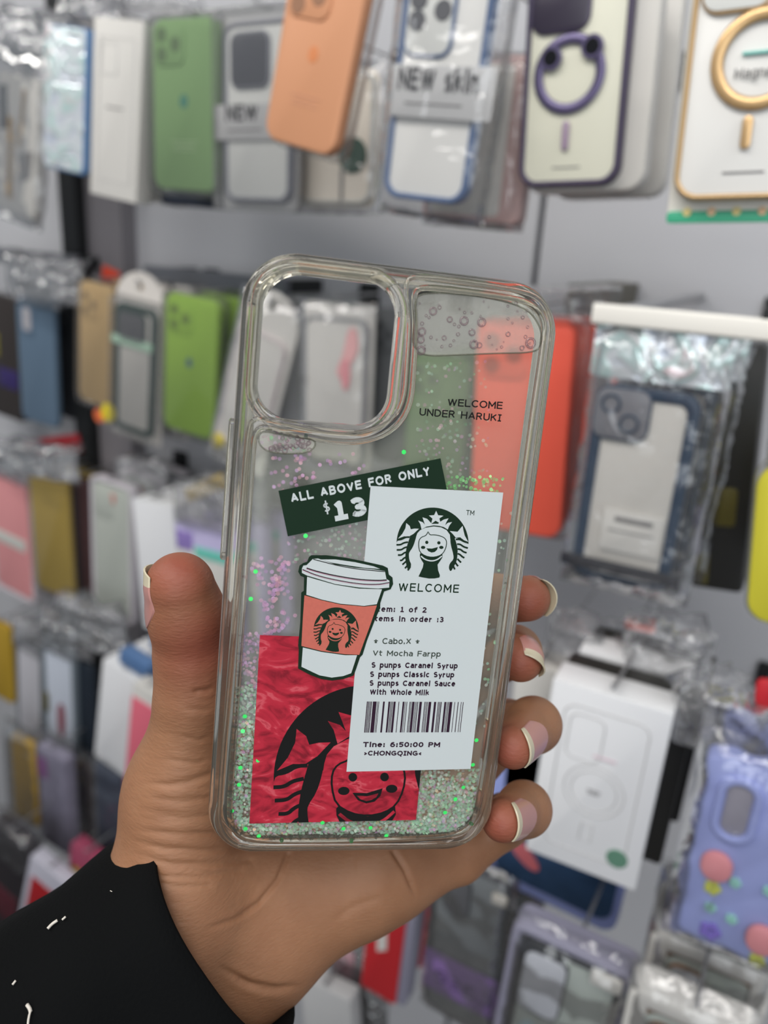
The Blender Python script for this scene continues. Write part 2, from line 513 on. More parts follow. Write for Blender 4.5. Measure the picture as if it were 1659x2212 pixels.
# air bubbles trapped in the liquid
M_BUB = clear('bubble film', (246, 246, 244), haze=0.30, haze_col=(214, 212, 208), gloss=0.02, rough=0.2, bump=0.5, bscale=500, bdist=0.0006, edge=0.1)
M_LINE = clear('bubble edge', (206, 206, 196), haze=0.12, haze_col=(180, 180, 168), gloss=0.06, rough=0.1, edge=0.5)
M_DROP = clear('droplet', (232, 222, 226), haze=0.10, haze_col=(214, 190, 200), gloss=0.05, rough=0.05, edge=0.6)
bub_px = [(905, 634), (960, 632), (1040, 640), (1110, 655), (1150, 675), (1172, 715), (1170, 750), (1150, 762), (1080, 763), (980, 767), (930, 769), (905, 762), (893, 745), (897, 700), (896, 655)]
drops = MB()
def disc(mb, c, rx, ry, z, mi=0, n=14, dome=0.0):
    V = [(c[0] + rx * math.cos(2 * math.pi * k / n), c[1] + ry * math.sin(2 * math.pi * k / n), z) for k in range(n)]
    if dome:
        V.append((c[0], c[1], z + dome))
        mb.add(V, [(k, (k + 1) % n, n) for k in range(n)], mi)
    else:
        mb.add(V, [tuple(range(n))], mi)
def bubble(pxs, extra):
    b = [cp(*p) for p in pxs]
    b = smooth_pts(b, True, 2)
    m1 = MB(); poly_fill(m1, b, -0.00035)
    o = m1.build('air_bubble', M_BUB, case)
    m2 = MB(); tube(m2, [(x, y, -0.0004) for x, y in b], 0.00022, 6, True)
    m2.build('bubble_edge', M_LINE, o, smooth=True)
    m3 = MB()
    for (px, py, r) in extra:
        c = cp(px, py)
        n = 12
        tube(m3, [(c[0] + r * math.cos(2 * math.pi * k / n), c[1] + r * math.sin(2 * math.pi * k / n), -0.0003) for k in range(n)], r * 0.3, 5, True)
    m3.build('droplet', M_DROP, o, smooth=True)
random.seed(5)
ex = [(936, 672, .0008), (972, 690, .0006), (1003, 693, .0009), (1041, 696, .0009), (1020, 718, .0007), (912, 716, .0008), (909, 733, .0008), (910, 757, .0009), (1024, 744, .0009), (1036, 746, .0006),
      (1147, 741, .0011), (1098, 722, .0005), (1128, 752, .0005), (990, 722, .0004), (960, 730, .0005), (950, 664, .0004)]
ex += [(random.uniform(905, 1150), random.uniform(650, 755), random.uniform(.00015, .0004)) for _ in range(40)]
bubble(bub_px, ex)
bub2 = [(560, 936), (575, 932), (600, 938), (640, 945), (675, 948), (683, 958), (676, 972), (650, 980), (610, 981), (575, 975), (558, 958)]
bubble(bub2, [(random.uniform(570, 670), random.uniform(942, 974), random.uniform(.0003, .0006)) for _ in range(26)])

# ---------------- printed artwork
INK = {}
def ink(name, rgb, **k):
    return mat('print ' + name, rgb, rough=0.6, spec=0.12, **k)
M_WHITE = ink('white', (200, 207, 213))
M_GREEN = ink('dark green', (12, 40, 24))
M_BLACK = ink('black', (14, 14, 15))
M_PLUM = ink('plum black', (46, 22, 44))
M_GREY = ink('grey green', (62, 72, 66))
M_SALMON = ink('salmon', (198, 106, 94), vary=0.10, vscale=900)
M_PINK = ink('dull pink', (176, 110, 142))
M_RED = mat('print crumpled red paper', (172, 26, 48), rough=0.6, spec=0.15, vary=0.30, vscale=90)
def crinkle(m):
    nt = m.node_tree
    b = nt.nodes['Principled BSDF']
    tc = nt.nodes.new('ShaderNodeTexCoord')
    mp = nt.nodes.new('ShaderNodeMapping')
    mp.inputs['Scale'].default_value = (70, 130, 100)
    mp.inputs['Rotation'].default_value = (0, 0, 0.35)
    n = nt.nodes.new('ShaderNodeTexNoise')
    n.inputs['Scale'].default_value = 1.6
    n.inputs['Detail'].default_value = 6
    n.inputs['Distortion'].default_value = 1.6
    nt.links.new(tc.outputs['Object'], mp.inputs[0]); nt.links.new(mp.outputs[0], n.inputs['Vector'])
    rp = nt.nodes.new('ShaderNodeValToRGB')
    e = rp.color_ramp.elements
    e[0].position, e[0].color = 0.36, (*lin((128, 18, 38)), 1)
    e[1].position, e[1].color = 0.5, (*lin((176, 34, 56)), 1)
    x = e.new(0.58); x.color = (*lin((186, 40, 62)), 1)
    x = e.new(0.66); x.color = (*lin((206, 84, 98)), 1)
    x = e.new(0.72); x.color = (*lin((168, 30, 52)), 1)
    nt.links.new(n.outputs['Fac'], rp.inputs[0])
    nt.links.new(rp.outputs[0], b.inputs['Base Color'])
crinkle(M_RED)

def px_poly(mb, pts, z, mi=0, sm=0, clip=None):
    q = [cp(*p) for p in pts]
    if sm:
        q = smooth_pts(q, True, sm)
    if clip:
        q = clip_poly(q, clip)
        if len(q) < 3:
            return
    poly_fill(mb, q, z, mi)
def clip_poly(poly, clip):
    """Sutherland-Hodgman against a convex counter-clockwise polygon"""
    out = list(poly)
    for i in range(len(clip)):
        a, b = clip[i], clip[(i + 1) % len(clip)]
        def side(p):
            return (b[0] - a[0]) * (p[1] - a[1]) - (b[1] - a[1]) * (p[0] - a[0])
        src, out = out, []
        for k in range(len(src)):
            p, q = src[k - 1], src[k]
            sp, sq = side(p), side(q)
            if (sp >= 0) != (sq >= 0):
                t = sp / (sp - sq)
                out.append((p[0] + (q[0] - p[0]) * t, p[1] + (q[1] - p[1]) * t))
            if sq >= 0:
                out.append(q)
        if not out:
            return []
    return out
def stroke(mb, pts, w, z, mi=0, closed=False, clip=None, sm=2, taper=False):
    if sm:
        pts = smooth_pts(pts, closed, sm)
    L = len(pts)
    lft, rgt = [], []
    for i in range(L):
        p, n = (pts[i - 1] if (closed or i) else pts[0]), (pts[(i + 1) % L] if (closed or i < L - 1) else pts[-1])
        dx, dy = n[0] - p[0], n[1] - p[1]
        l = math.hypot(dx, dy) or 1
        ww = w * (1 - 0.55 * i / (L - 1)) if taper else w
        lft.append((pts[i][0] - dy / l * ww / 2, pts[i][1] + dx / l * ww / 2))
        rgt.append((pts[i][0] + dy / l * ww / 2, pts[i][1] - dx / l * ww / 2))
    for i in range(L if closed else L - 1):
        j = (i + 1) % L
        q = [lft[i], rgt[i], rgt[j], lft[j]]
        if clip:
            q = clip_poly(q, clip)
            if len(q) < 3:
                continue
        mb.add([(x, y, z) for x, y in q], [tuple(range(len(q)))], mi)

# the emblem, traced once in its own units
def emblem(mb, tf, z, dark, light, clip=None, open_mouth=False, zs=0.00001, stripe=1.0):
    sc = math.dist(tf(0, 0), tf(100, 0)) / 100
    def P(pts, zz, mi, sm=0):
        q = [tf(*p) for p in pts]
        if sm:
            q = smooth_pts(q, True, sm)
        if clip:
            q = clip_poly(q, clip)
            if len(q) < 3:
                return
        poly_fill(mb, q, z + zz * zs, mi)
    def S(pts, w, zz, mi, closed=False, sm=2, taper=False):
        stroke(mb, [tf(*p) for p in pts], w * sc, z + zz * zs, mi, closed, clip, sm, taper)
    def D(cx, cy, rx, ry, zz, mi):
        P([(cx + rx * math.cos(2 * math.pi * k / 20), cy + ry * math.sin(2 * math.pi * k / 20)) for k in range(20)], zz, mi)
    C = (778, 675)
    arc = [(C[0] + 391 * math.cos(math.radians(a)), C[1] - 390 * math.sin(math.radians(a))) for a in range(-1, 182, 4)]
    P(arc + [(395, 650), (440, 625), (480, 605), (540, 600), (700, 690), (900, 690), (1030, 615), (1080, 625), (1120, 650)], 0, dark)
    P([(605, 520), (600, 590), (588, 650), (562, 720), (524, 772), (520, 800), (526, 860), (545, 895), (542, 930), (520, 970), (502, 945), (482, 860), (482, 790), (498, 710), (520, 640), (545, 570)], 1, dark, 1)
    P([(965, 530), (1012, 600), (1040, 680), (1052, 740), (1048, 810), (1040, 870), (1010, 925), (975, 985), (953, 945), (965, 890), (1006, 850), (1006, 800), (975, 690), (968, 600)], 1, dark, 1)
    P([(600, 600), (612, 565), (642, 532), (700, 505), (790, 491), (870, 500), (930, 530), (966, 580), (972, 640), (972, 690), (900, 720), (700, 720), (590, 690), (592, 640)], 2, light)
    P([(658, 522), (645, 465), (622, 426), (672, 445), (695, 472), (680, 425), (668, 391), (720, 408), (752, 442), (768, 462), (838, 462), (860, 440), (900, 415), (952, 402), (930, 440), (915, 477), (945, 450), (990, 442), (960, 482), (943, 524), (900, 497), (850, 484), (790, 479), (712, 492)], 3, light)
    P([(817, 320), (838, 368), (897, 374), (852, 403), (866, 462), (812, 428), (762, 462), (777, 405), (738, 371), (795, 367)], 4, light)
    P([(775, 459), (805, 430), (834, 459)], 5, dark)
    P([(492, 453), (530, 485), (541, 521), (580, 514), (630, 515), (572, 570), (520, 600), (470, 597), (403, 622), (450, 570), (483, 510)], 3, light)
    P([(1105, 484), (1085, 505), (1050, 548), (965, 540), (1000, 575), (1030, 612), (1078, 608), (1120, 640), (1166, 658), (1128, 590), (1115, 540)], 3, light)
    w = 16 * stripe
    for s in ([(530, 606), (485, 606), (440, 632), (393, 636)], [(512, 660), (465, 668), (430, 690), (385, 690)], [(505, 712), (470, 722), (438, 745), (388, 745)],
              [(495, 768), (465, 780), (440, 802), (401, 801)], [(488, 824), (462, 838), (447, 858), (423, 860)], [(492, 868), (472, 886), (450, 906)],
              [(512, 902), (498, 922), (478, 946)], [(536, 925), (524, 948), (508, 968)]):
        S(s, w * 1.25, 4, dark, taper=False)
    for s in ([(1030, 632), (1075, 628), (1118, 655), (1166, 668)], [(1043, 682), (1080, 684), (1115, 712), (1162, 726)], [(1050, 735), (1085, 740), (1108, 764), (1148, 777)],
              [(1050, 785), (1076, 795), (1098, 818), (1124, 832)], [(1048, 842), (1066, 862), (1088, 882)], [(1028, 884), (1040, 905), (1056, 922)], [(1002, 920), (1012, 940), (1020, 958)]):
        S(s, w * 1.25, 4, dark)
    P([(640, 790), (655, 775), (720, 820), (770, 828), (830, 815), (884, 790), (886, 825), (862, 862), (832, 905), (838, 965), (858, 1022), (852, 1045), (800, 1055), (740, 1056), (660, 1042), (625, 1034), (642, 1000), (672, 935), (680, 890), (655, 852), (640, 818)], 5, dark)
    S([(652, 812), (695, 850), (767, 868), (830, 852), (880, 812)], 15, 6, light)
    face = [(640, 772), (625, 700), (630, 640), (655, 607), (700, 592), (718, 572), (730, 541), (745, 583), (800, 580), (870, 595), (915, 620), (933, 660), (922, 725), (890, 785), (840, 815), (770, 826), (700, 812)]
    P(face, 7, light)
    S(face, 9.5, 8, dark, closed=True, sm=1)
    D(715, 663, 18, 18, 8, dark); D(846, 668, 18, 18, 8, dark)
    D(675, 718, 24, 17, 8, dark); D(873, 718, 24, 17, 8, dark)
    mouth = [(710, 727), (770, 731), (836, 714), (826, 745), (800, 768), (766, 774), (731, 759)]
    P(mouth, 8, dark)
    if open_mouth:
        P([(728, 740), (770, 744), (818, 734), (808, 750), (788, 760), (766, 764), (742, 755)], 9, light)

def lettering(mb, s, p0, p1, cap_px, z, mi=0, weight=0.14, gap=0.0):
    """text between two photo points on the case, letters cap_px tall"""
    V, F, w = text_mesh(s, weight, gap)
    a, b = cp(*p0), cp(*p1)
    dx, dy = b[0] - a[0], b[1] - a[1]
    L = math.hypot(dx, dy)
    ux, uy = dx / L, dy / L
    mid = ((p0[0] + p1[0]) / 2, (p0[1] + p1[1]) / 2)
    c0, c1 = cp(*mid), cp(mid[0], mid[1] - cap_px)
    h = math.dist(c0, c1)
    zz = [0.0] * len(V)
    for i, f in enumerate(F):           # strokes that cross lie a hair apart
        for k in f:
            zz[k] = (i % 10) * 1.0e-6
    mb.add([(a[0] + ux * x * L / w - uy * y * h, a[1] + uy * x * L / w + ux * y * h, z + q) for (x, y), q in zip(V, zz)], F, mi)

Z0 = -0.00030
# red paper print, lowest layer
rp = [cp(538.6, 1780.6), cp(899, 1772.4), cp(938, 1385), cp(561.6, 1372.7)]
mb = MB(); poly_fill(mb, rp, Z0)
red = mb.build('red_paper_print', M_RED, case)
def sim(src0, dst0, scale, rot):
    """similarity from emblem units to photo pixels, then on to the case"""
    c, s = math.cos(rot), math.sin(rot)
    def f(x, y):
        dx, dy = (x - src0[0]) * scale, (y - src0[1]) * scale
        return cp(dst0[0] + c * dx - s * dy, dst0[1] + s * dx + c * dy)
    return f
rcl = [cp(538.6, 1780.6), cp(899, 1772.4), cp(938, 1385), cp(561.6, 1372.7)]
mb = MB()
emblem(mb, sim((780, 666), (796.5, 1680), 0.523, math.radians(-2.6)), Z0 + 0.00002, 0, 1, clip=rcl, open_mouth=True, stripe=0.95, zs=0.000005)
mb.build('emblem', [M_BLACK, M_RED], red)

# green price label
mb = MB()
px_poly(mb, [(621.8, 1159.2), (972, 1088), (952.2, 990.4), (601.5, 1060.6)], Z0)
lab = mb.build('price_label', M_GREEN, case)
mb = MB()
lettering(mb, 'ALL ABOVE FOR ONLY', (629.9, 1086.8), (930.5, 1026.5), 20, Z0 + 0.00003, 0, 0.23, 0.06)
lettering(mb, '$', (700.5, 1108.5), (714.5, 1105.8), 22, Z0 + 0.00003, 0, 0.16)
lettering(mb, '13', (724, 1127), (795, 1113), 43, Z0 + 0.00003, 0, 0.27, 0.05)
mb.build('lettering', M_WHITE, lab)

# receipt
ZR = Z0 + 0.00008
mb = MB()
px_poly(mb, [(748.6, 1668), (1017, 1662), (1087.7, 1064.3), (800.9, 1050)], ZR)
rec = mb.build('receipt_print', M_WHITE, case)
mb = MB()
emblem(mb, lambda x, y: cp(780 + x / 5.027, 1040 + y / 5.027), ZR + 0.00002, 0, 1, zs=0.000006)
mb.build('emblem', [M_GREEN, M_WHITE], rec)
mb = MB()
zt = ZR + 0.00003
lettering(mb, 'WELCOME', (860.5, 1277.5), (991, 1281.2), 18, zt, 1, 0.155, 0.12)
lettering(mb, 'TM', (1006.8, 1113), (1024.5, 1113.8), 11, zt, 1, 0.14)
lettering(mb, 'Item: 1 of 2', (806, 1321.6), (921.4, 1324.2), 12, zt, 0, 0.22, 0.06)
lettering(mb, 'Items in order :3', (801, 1342.3), (958.3, 1345), 12, zt, 0, 0.22, 0.06)
lettering(mb, '* Cabo.X *', (807.6, 1391.7), (906, 1392.4), 13, zt, 2, 0.165)
lettering(mb, 'Vt Mocha Farpp', (805, 1417), (952, 1419.4), 12, zt, 2, 0.165)
lettering(mb, 'S punps Caranel Syrup', (802, 1443), (988.6, 1444.8), 12, zt, 0, 0.235)
lettering(mb, 'S punps Classic Syrup', (798.8, 1463), (981.2, 1464.2), 12, zt, 0, 0.235)
lettering(mb, 'S punps Caranel Sauce', (797.8, 1482), (983.3, 1483.6), 12, zt, 0, 0.235)
lettering(mb, 'With Whole Milk', (798.8, 1501.2), (927, 1502.8), 12, zt, 0, 0.22)
lettering(mb, 'Tine: 6:50:00 PM', (784, 1614.6), (950.5, 1614.8), 11, zt, 0, 0.235)
lettering(mb, '>CHONGQING<', (785.5, 1633), (911, 1633.2), 10.5, zt, 0, 0.235)
mb.build('lettering', [M_PLUM, M_GREEN, M_GREY], rec)
# barcode bars: (start, end) in thousandths of its width, read off the photograph
bars = [(0, 10), (15, 24), (30, 38), (43, 52), (62, 100), (108, 114), (120, 126), (166, 184), (222, 240), (246, 254), (260, 268), (274, 296), (326, 333), (368, 386), (392, 398), (408, 415),
        (440, 448), (454, 460), (466, 490), (496, 502), (508, 514), (520, 528), (540, 566), (592, 600), (606, 612), (618, 626), (634, 662), (690, 712), (730, 738), (744, 752), (758, 768), (796, 816), (822, 828), (834, 842), (848, 878), (900, 906), (934, 942), (966, 972), (986, 993)]
TL, TR, BR, BL = (792.9, 1516), (1003.4, 1517.3), (996.2, 1582.3), (786.7, 1583.3)
mb = MB()
for a, b in bars:
    a /= 1000.; b /= 1000.
    q = [(BL[0] + (BR[0] - BL[0]) * a, BL[1] + (BR[1] - BL[1]) * a), (BL[0] + (BR[0] - BL[0]) * b, BL[1] + (BR[1] - BL[1]) * b),
         (TL[0] + (TR[0] - TL[0]) * b, TL[1] + (TR[1] - TL[1]) * b), (TL[0] + (TR[0] - TL[0]) * a, TL[1] + (TR[1] - TL[1]) * a)]
    px_poly(mb, q, zt)
mb.build('barcode', M_PLUM, rec)

# cup sticker print
ZC = ZR + 0.00010
def cz(pts):
    return [(520 + x / 4.879, 1180 + y / 4.879) for x, y in pts]
mb = MB()
px_poly(mb, cz([(745, 95), (900, 95), (1100, 120), (1300, 160), (1500, 205), (1550, 230), (1562, 300), (1600, 330), (1607, 400), (1580, 455), (1512, 478), (1472, 600), (1470, 655), (1415, 780), (1330, 1000), (1285, 1145), (1258, 1172), (1215, 1300), (1190, 1365), (1080, 1402), (960, 1418), (850, 1402), (720, 1352), (605, 1290), (612, 1085), (605, 1050), (628, 800), (638, 490), (665, 470), (668, 330), (630, 312), (606, 270), (620, 205), (660, 178), (700, 165), (720, 115)]), ZC, 0)
cup = mb.build('coffee_cup_print', M_GREEN, case)
def cpoly(mb, pts, k, mi=0):
    px_poly(mb, cz(pts), ZC + 0.00002 * k, mi)
def cline(mb, pts, w, k, mi=0):
    stroke(mb, [cp(*p) for p in cz(pts)], w / 4.879 * math.dist(cp(700, 1300), cp(710, 1300)) / 10, ZC + 0.00002 * k, mi, sm=2)
mb = MB()
cpoly(mb, [(660, 205), (695, 200), (760, 135), (815, 130), (1000, 195), (1200, 228), (1400, 245), (1520, 262), (1536, 345), (1568, 365), (1565, 437), (1450, 447), (1250, 436), (1000, 400), (800, 340), (700, 310), (645, 282), (646, 235)], 1, 0)
cpoly(mb, [(842, 140), (1000, 140), (1200, 168), (1400, 212), (1470, 240), (1300, 228), (1100, 198), (950, 172)], 1, 0)
cline(mb, [(765, 138), (830, 155), (1000, 200), (1200, 238), (1400, 258), (1520, 268)], 9, 2, 1)
cline(mb, [(695, 230), (800, 265), (1000, 312), (1250, 352), (1450, 362), (1540, 355)], 11, 2, 1)
cline(mb, [(690, 238), (800, 274), (1000, 322), (1250, 362), (1450, 371), (1540, 364)], 6, 3, 2)
cline(mb, [(652, 245), (800, 308), (1000, 356), (1250, 398), (1450, 404), (1566, 382)], 8, 2, 1)
cline(mb, [(652, 252), (800, 316), (1000, 364), (1250, 406), (1450, 412), (1566, 390)], 5, 3, 2)
mb.build('lid', [M_WHITE, M_BLACK, M_PINK], cup)
mb = MB()
cpoly(mb, [(700, 322), (800, 352), (1000, 408), (1250, 448), (1490, 454), (1435, 612), (1300, 630), (1050, 607), (850, 562), (692, 512)], 1, 0)
cpoly(mb, [(655, 1068), (850, 1115), (1100, 1150), (1227, 1150), (1165, 1340), (1080, 1370), (960, 1386), (830, 1362), (640, 1272)], 1, 0)
mb.build('cup_body', M_WHITE, cup)
mb = MB()
cpoly(mb, [(672, 518), (850, 570), (1050, 615), (1300, 637), (1436, 624), (1370, 820), (1250, 1146), (1100, 1140), (850, 1105), (640, 1052), (655, 760)], 1, 0)
slv = mb.build('cup_sleeve', M_SALMON, cup)
mb = MB()
emblem(mb, sim((780, 666), (520 + 1008 / 4.879, 1180 + 877 / 4.879), 0.1245, math.radians(4.9)), ZC + 0.00004, 0, 1, zs=0.000006)
mb.build('emblem', [M_GREEN, M_SALMON], slv)

# words printed straight on the clear panel
mb = MB()
lettering(mb, 'WELCOME', (967, 876.6), (1085.8, 884.2), 16, Z0, 0, 0.17)
lettering(mb, 'UNDER HARUKI', (906, 897.6), (1083, 911.2), 16, Z0, 0, 0.17)
mb.build('lettering', M_BLACK, case)

# ---------------- glitter flakes floating in the liquid: nobody could count them
random.seed(11)
def flake_mat():
    m = bpy.data.materials.new('iridescent glitter')
    m.use_nodes = True
    nt = m.node_tree
    b = nt.nodes['Principled BSDF']
    at = nt.nodes.new('ShaderNodeVertexColor')
    at.layer_name = 'flake'
    nt.links.new(at.outputs['Color'], b.inputs['Base Color'])
    nt.links.new(at.outputs['Alpha'], b.inputs['Alpha'])
    b.inputs['Roughness'].default_value = 0.22
    b.inputs['Metallic'].default_value = 0.15
    return m
fv, ff, fc = [], [], []
def inside(p, poly):
    c = False
    j = len(poly) - 1
    for i in range(len(poly)):
        if (poly[i][1] > p[1]) != (poly[j][1] > p[1]) and p[0] < (poly[j][0] - poly[i][0]) * (p[1] - poly[i][1]) / (poly[j][1] - poly[i][1]) + poly[i][0]:
            c = not c
        j = i
    return c
def flake(px, py, r, col, alpha, tilt=0.2, z=None):
    c = cp(px, py)
    if not inside(c, ch):
        return
    z = random.uniform(-0.0018, -0.0007) if z is None else z
    ax, ay = random.gauss(0, tilt), random.gauss(0, tilt)
    a0 = random.uniform(0, 1)
    o = len(fv)
    for k in range(6):
        a = a0 + k * math.pi / 3
        dx, dy = r * math.cos(a), r * math.sin(a)
        fv.append((c[0] + dx, c[1] + dy, z + dx * ax + dy * ay))
    ff.append(tuple(range(o, o + 6)))
    fc.append((*lin(col), alpha))
GREENS = [(168, 212, 178), (182, 216, 188), (146, 206, 160), (196, 212, 198), (164, 200, 184), (208, 216, 206), (176, 208, 192)]
PINKS = [(226, 168, 202), (216, 160, 206), (230, 178, 194), (206, 164, 214)]
WARM = [(240, 200, 160), (235, 190, 175)]
def pick():
    u = random.random()
    return random.choice(GREENS) if u < 0.76 else random.choice(PINKS) if u < 0.86 else random.choice(WARM) if u < 0.89 else (195, 200, 195)
def spread(n, x0, y0, x1, y1, alpha, r=(.0003, .00052), cols=None, fn=None):
    for _ in range(n):
        px, py = random.uniform(x0, x1), random.uniform(y0, y1)
        if fn and random.random() > fn(px, py):
            continue
        flake(px, py, random.uniform(*r), cols(px, py) if cols else pick(), alpha * random.uniform(0.7, 1.15))
# settled band along the bottom and lower left
spread(2600, 490, 1775, 1045, 1822, 0.48)
spread(3400, 895, 1655, 1070, 1800, 0.42, fn=lambda x, y: min(1, max(0.0, (y - 1660) / 70)))
spread(1500, 490, 1480, 560, 1790, 0.45, fn=lambda x, y: min(1, 0.5 + (y - 1480) / 200))
spread(700, 495, 1370, 570, 1490, 0.30, cols=lambda x, y: random.choice(PINKS), fn=lambda x, y: 0.25)
for _ in range(34):      # loose pink clusters at mid left
    ccx, ccy = random.uniform(548, 632), random.uniform(1205, 1390)
    for _k in range(random.randint(2, 6)):
        flake(ccx + random.gauss(0, 9), ccy + random.gauss(0, 7), .00055, random.choice(PINKS), random.uniform(.28, .5), 0.1)
for _ in range(26):
    ccx, ccy = random.uniform(570, 780), random.uniform(985, 1060)
    for _k in range(random.randint(1, 3)):
        flake(ccx + random.gauss(0, 8), ccy + random.gauss(0, 6), .0005, random.choice(PINKS), random.uniform(.3, .5), 0.1)
spread(160, 900, 780, 1060, 1050, 0.22, cols=lambda x, y: random.choice(PINKS + GREENS))
spread(160, 620, 1120, 800, 1230, 0.25, cols=lambda x, y: random.choice(GREENS + PINKS))
spread(110, 1030, 1080, 1110, 1650, 0.5, cols=lambda x, y: random.choice(GREENS))
spread(60, 965, 1030, 1090, 1065, 0.6, cols=lambda x, y: (140, 215, 140))
spread(40, 565, 935, 676, 975, 0.65, cols=lambda x, y: random.choice(PINKS + [(90, 210, 110), (90, 190, 190)]))
for (x, y) in [(873, 970), (525, 1583), (1018, 1783), (938, 1808), (501, 1752), (531, 1793), (528, 1550), (559, 1640), (551, 1234), (542, 1298), (697, 1782), (742, 1794), (608, 1812), (760, 1815), (1003, 1704), (660, 1160), (1030, 1600), (1022, 1655),
               (800, 1790), (835, 1806), (560, 1808), (960, 1752), (1040, 1740), (985, 1725), (515, 1700), (520, 1655)]:
    for _k in range(1):
        flake(x + random.gauss(0, 1), y + random.gauss(0, 3), .0006, (70, 255, 120), 1.0, 0.05, -0.0003)  # sparkle put into the flake colour as saturated green
mb = MB()
mb.keep = True
mb.add(fv, ff)
gl = mb.build('glitter', flake_mat(), case, kind='stuff', label='iridescent green and pink glitter flakes')
ca = gl.data.color_attributes.new('flake', 'FLOAT_COLOR', 'CORNER')
ca.data.foreach_set('color', np.repeat(np.array(fc, dtype=np.float32), 6, axis=0).ravel())
# ------------------------------------------------------------------ the hand that holds the case
def cs(px, py, d):
    """camera-space point (x right, y down, depth) as an array"""
    return np.array([(px - W_PX / 2) / F_PX * d, (py - H_PX / 2) / F_PX * d, d])
def seg_d(P, a, b, ra, rb):
    """distance to a tapered capsule"""
    ab = b - a
    t = np.clip(((P - a) @ ab) / (ab @ ab), 0, 1)
    q = P - a - t[..., None] * ab
    return np.sqrt((q * q).sum(-1)) - (ra + (rb - ra) * t)
def smin(a, b, k):
    h = np.maximum(k - np.abs(a - b), 0) / k
    return np.minimum(a, b) - h * h * k * 0.25

# joints: (pixel x, pixel y, depth, radius in mm)
FINGERS = {
    'index':  [(735, 1560, .262, 10.5), (955, 1345, .266, 8.6), (1070, 1296, .243, 7.4), (1139, 1293, .2270, 6.6)],
    'middle': [(850, 1640, .264, 10.5), (1035, 1440, .268, 8.8), (1112, 1408, .246, 7.7), (1124, 1424, .2260, 6.5)],
    'ring':   [(940, 1730, .262, 10.2), (1095, 1570, .268, 8.6), (1152, 1566, .240, 7.9), (1108, 1612, .2190, 6.2)],
    'little': [(985, 1842, .258, 9.5), (1090, 1772, .262, 8.0), (1132, 1748, .240, 7.7), (1086, 1772, .2190, 5.9)],
}
THUMB = [(395, 1700, .224, 13.6), (418, 1500, .214, 9.7), (415, 1425, .211, 9.3), (404, 1330, .206, 9.4), (389, 1267, .2015, 8.8)]
PALM = [  # pairs of joints joined into the palm and wrist
    ((372, 1975, .226, 20.0), (395, 1700, .224, 13.6)),
    ((330, 2160, .222, 20.0), (372, 1975, .226, 20.0)),
    ((415, 2215, .230, 17.5), (528, 2035, .240, 18.5)),
    ((528, 2035, .240, 18.5), (800, 1868, .252, 17.5)),
    ((800, 1868, .252, 17.5), (985, 1842, .258, 9.8)),
    ((440, 1950, .236, 18.0), (700, 1720, .262, 14.0)),
    ((372, 1975, .234, 17.0), (528, 2035, .240, 18.0)),
    ((540, 2000, .242, 18.0), (820, 1760, .262, 14.0)),
    ((395, 1740, .232, 14.0), (735, 1560, .262, 11.0)),
    ((700, 1720, .262, 14.0), (735, 1560, .262, 11.0)),
    ((820, 1760, .262, 14.0), (850, 1640, .264, 11.0)),
    ((820, 1790, .260, 14.0), (940, 1730, .262, 10.5)),
    ((735, 1560, .262, 10.5), (940, 1730, .262, 10.2)),
    ((480, 1880, .240, 15.0), (620, 1900, .246, 15.0)),
]
def _seg(P, a, b):
    return seg_d(P, cs(*a[:3]), cs(*b[:3]), a[3] / 1000, b[3] / 1000)
def hand_sdf(P):
    palm = None
    for a, b in PALM:
        d = _seg(P, a, b)
        palm = d if palm is None else smin(palm, d, 0.011)
    th = None
    for a, b in zip(THUMB[:-1], THUMB[1:]):
        d = _seg(P, a, b)
        th = d if th is None else smin(th, d, 0.004)
    body = smin(palm, th, 0.010)
    for js in FINGERS.values():
        f = None
        for a, b in zip(js[:-1], js[1:]):
            d = _seg(P, a, b)
            f = d if f is None else smin(f, d, 0.0035)
        # knuckle bend rooted in the palm
        body = np.where(True, smin(body, f, 0.0022), body)
    return body

# hollow of the grip: skin gives way to the case's back and sides
_c0 = np.array(_t); _ca = np.array(_a); _cb = np.array(_b)
_cn = np.cross(_ca, _cb); _cn /= np.linalg.norm(_cn)          # away from the camera
def case_box(P):
    q = P - _c0
    u, v, w = q @ _ca, q @ _cb, q @ _cn
    dx = np.abs(u - CW / 2) - (CW / 2 - 0.0005)
    dy = np.abs(v - CH_ / 2) - (CH_ / 2 - 0.0005)
    dz = np.abs(w - 0.0045) - 0.0057
    r = 0.010
    o = np.sqrt(np.maximum(dx + r, 0) ** 2 + np.maximum(dy + r, 0) ** 2) - r
    return np.maximum(np.maximum(o, np.minimum(np.maximum(dx, dy), o)), dz)
def grip_sdf(P):
    d = hand_sdf(P)
    b = -case_box(P)
    k = 0.0015
    h = np.maximum(k - np.abs(d - b), 0) / k
    return np.maximum(d, b) + h * h * k * 0.25

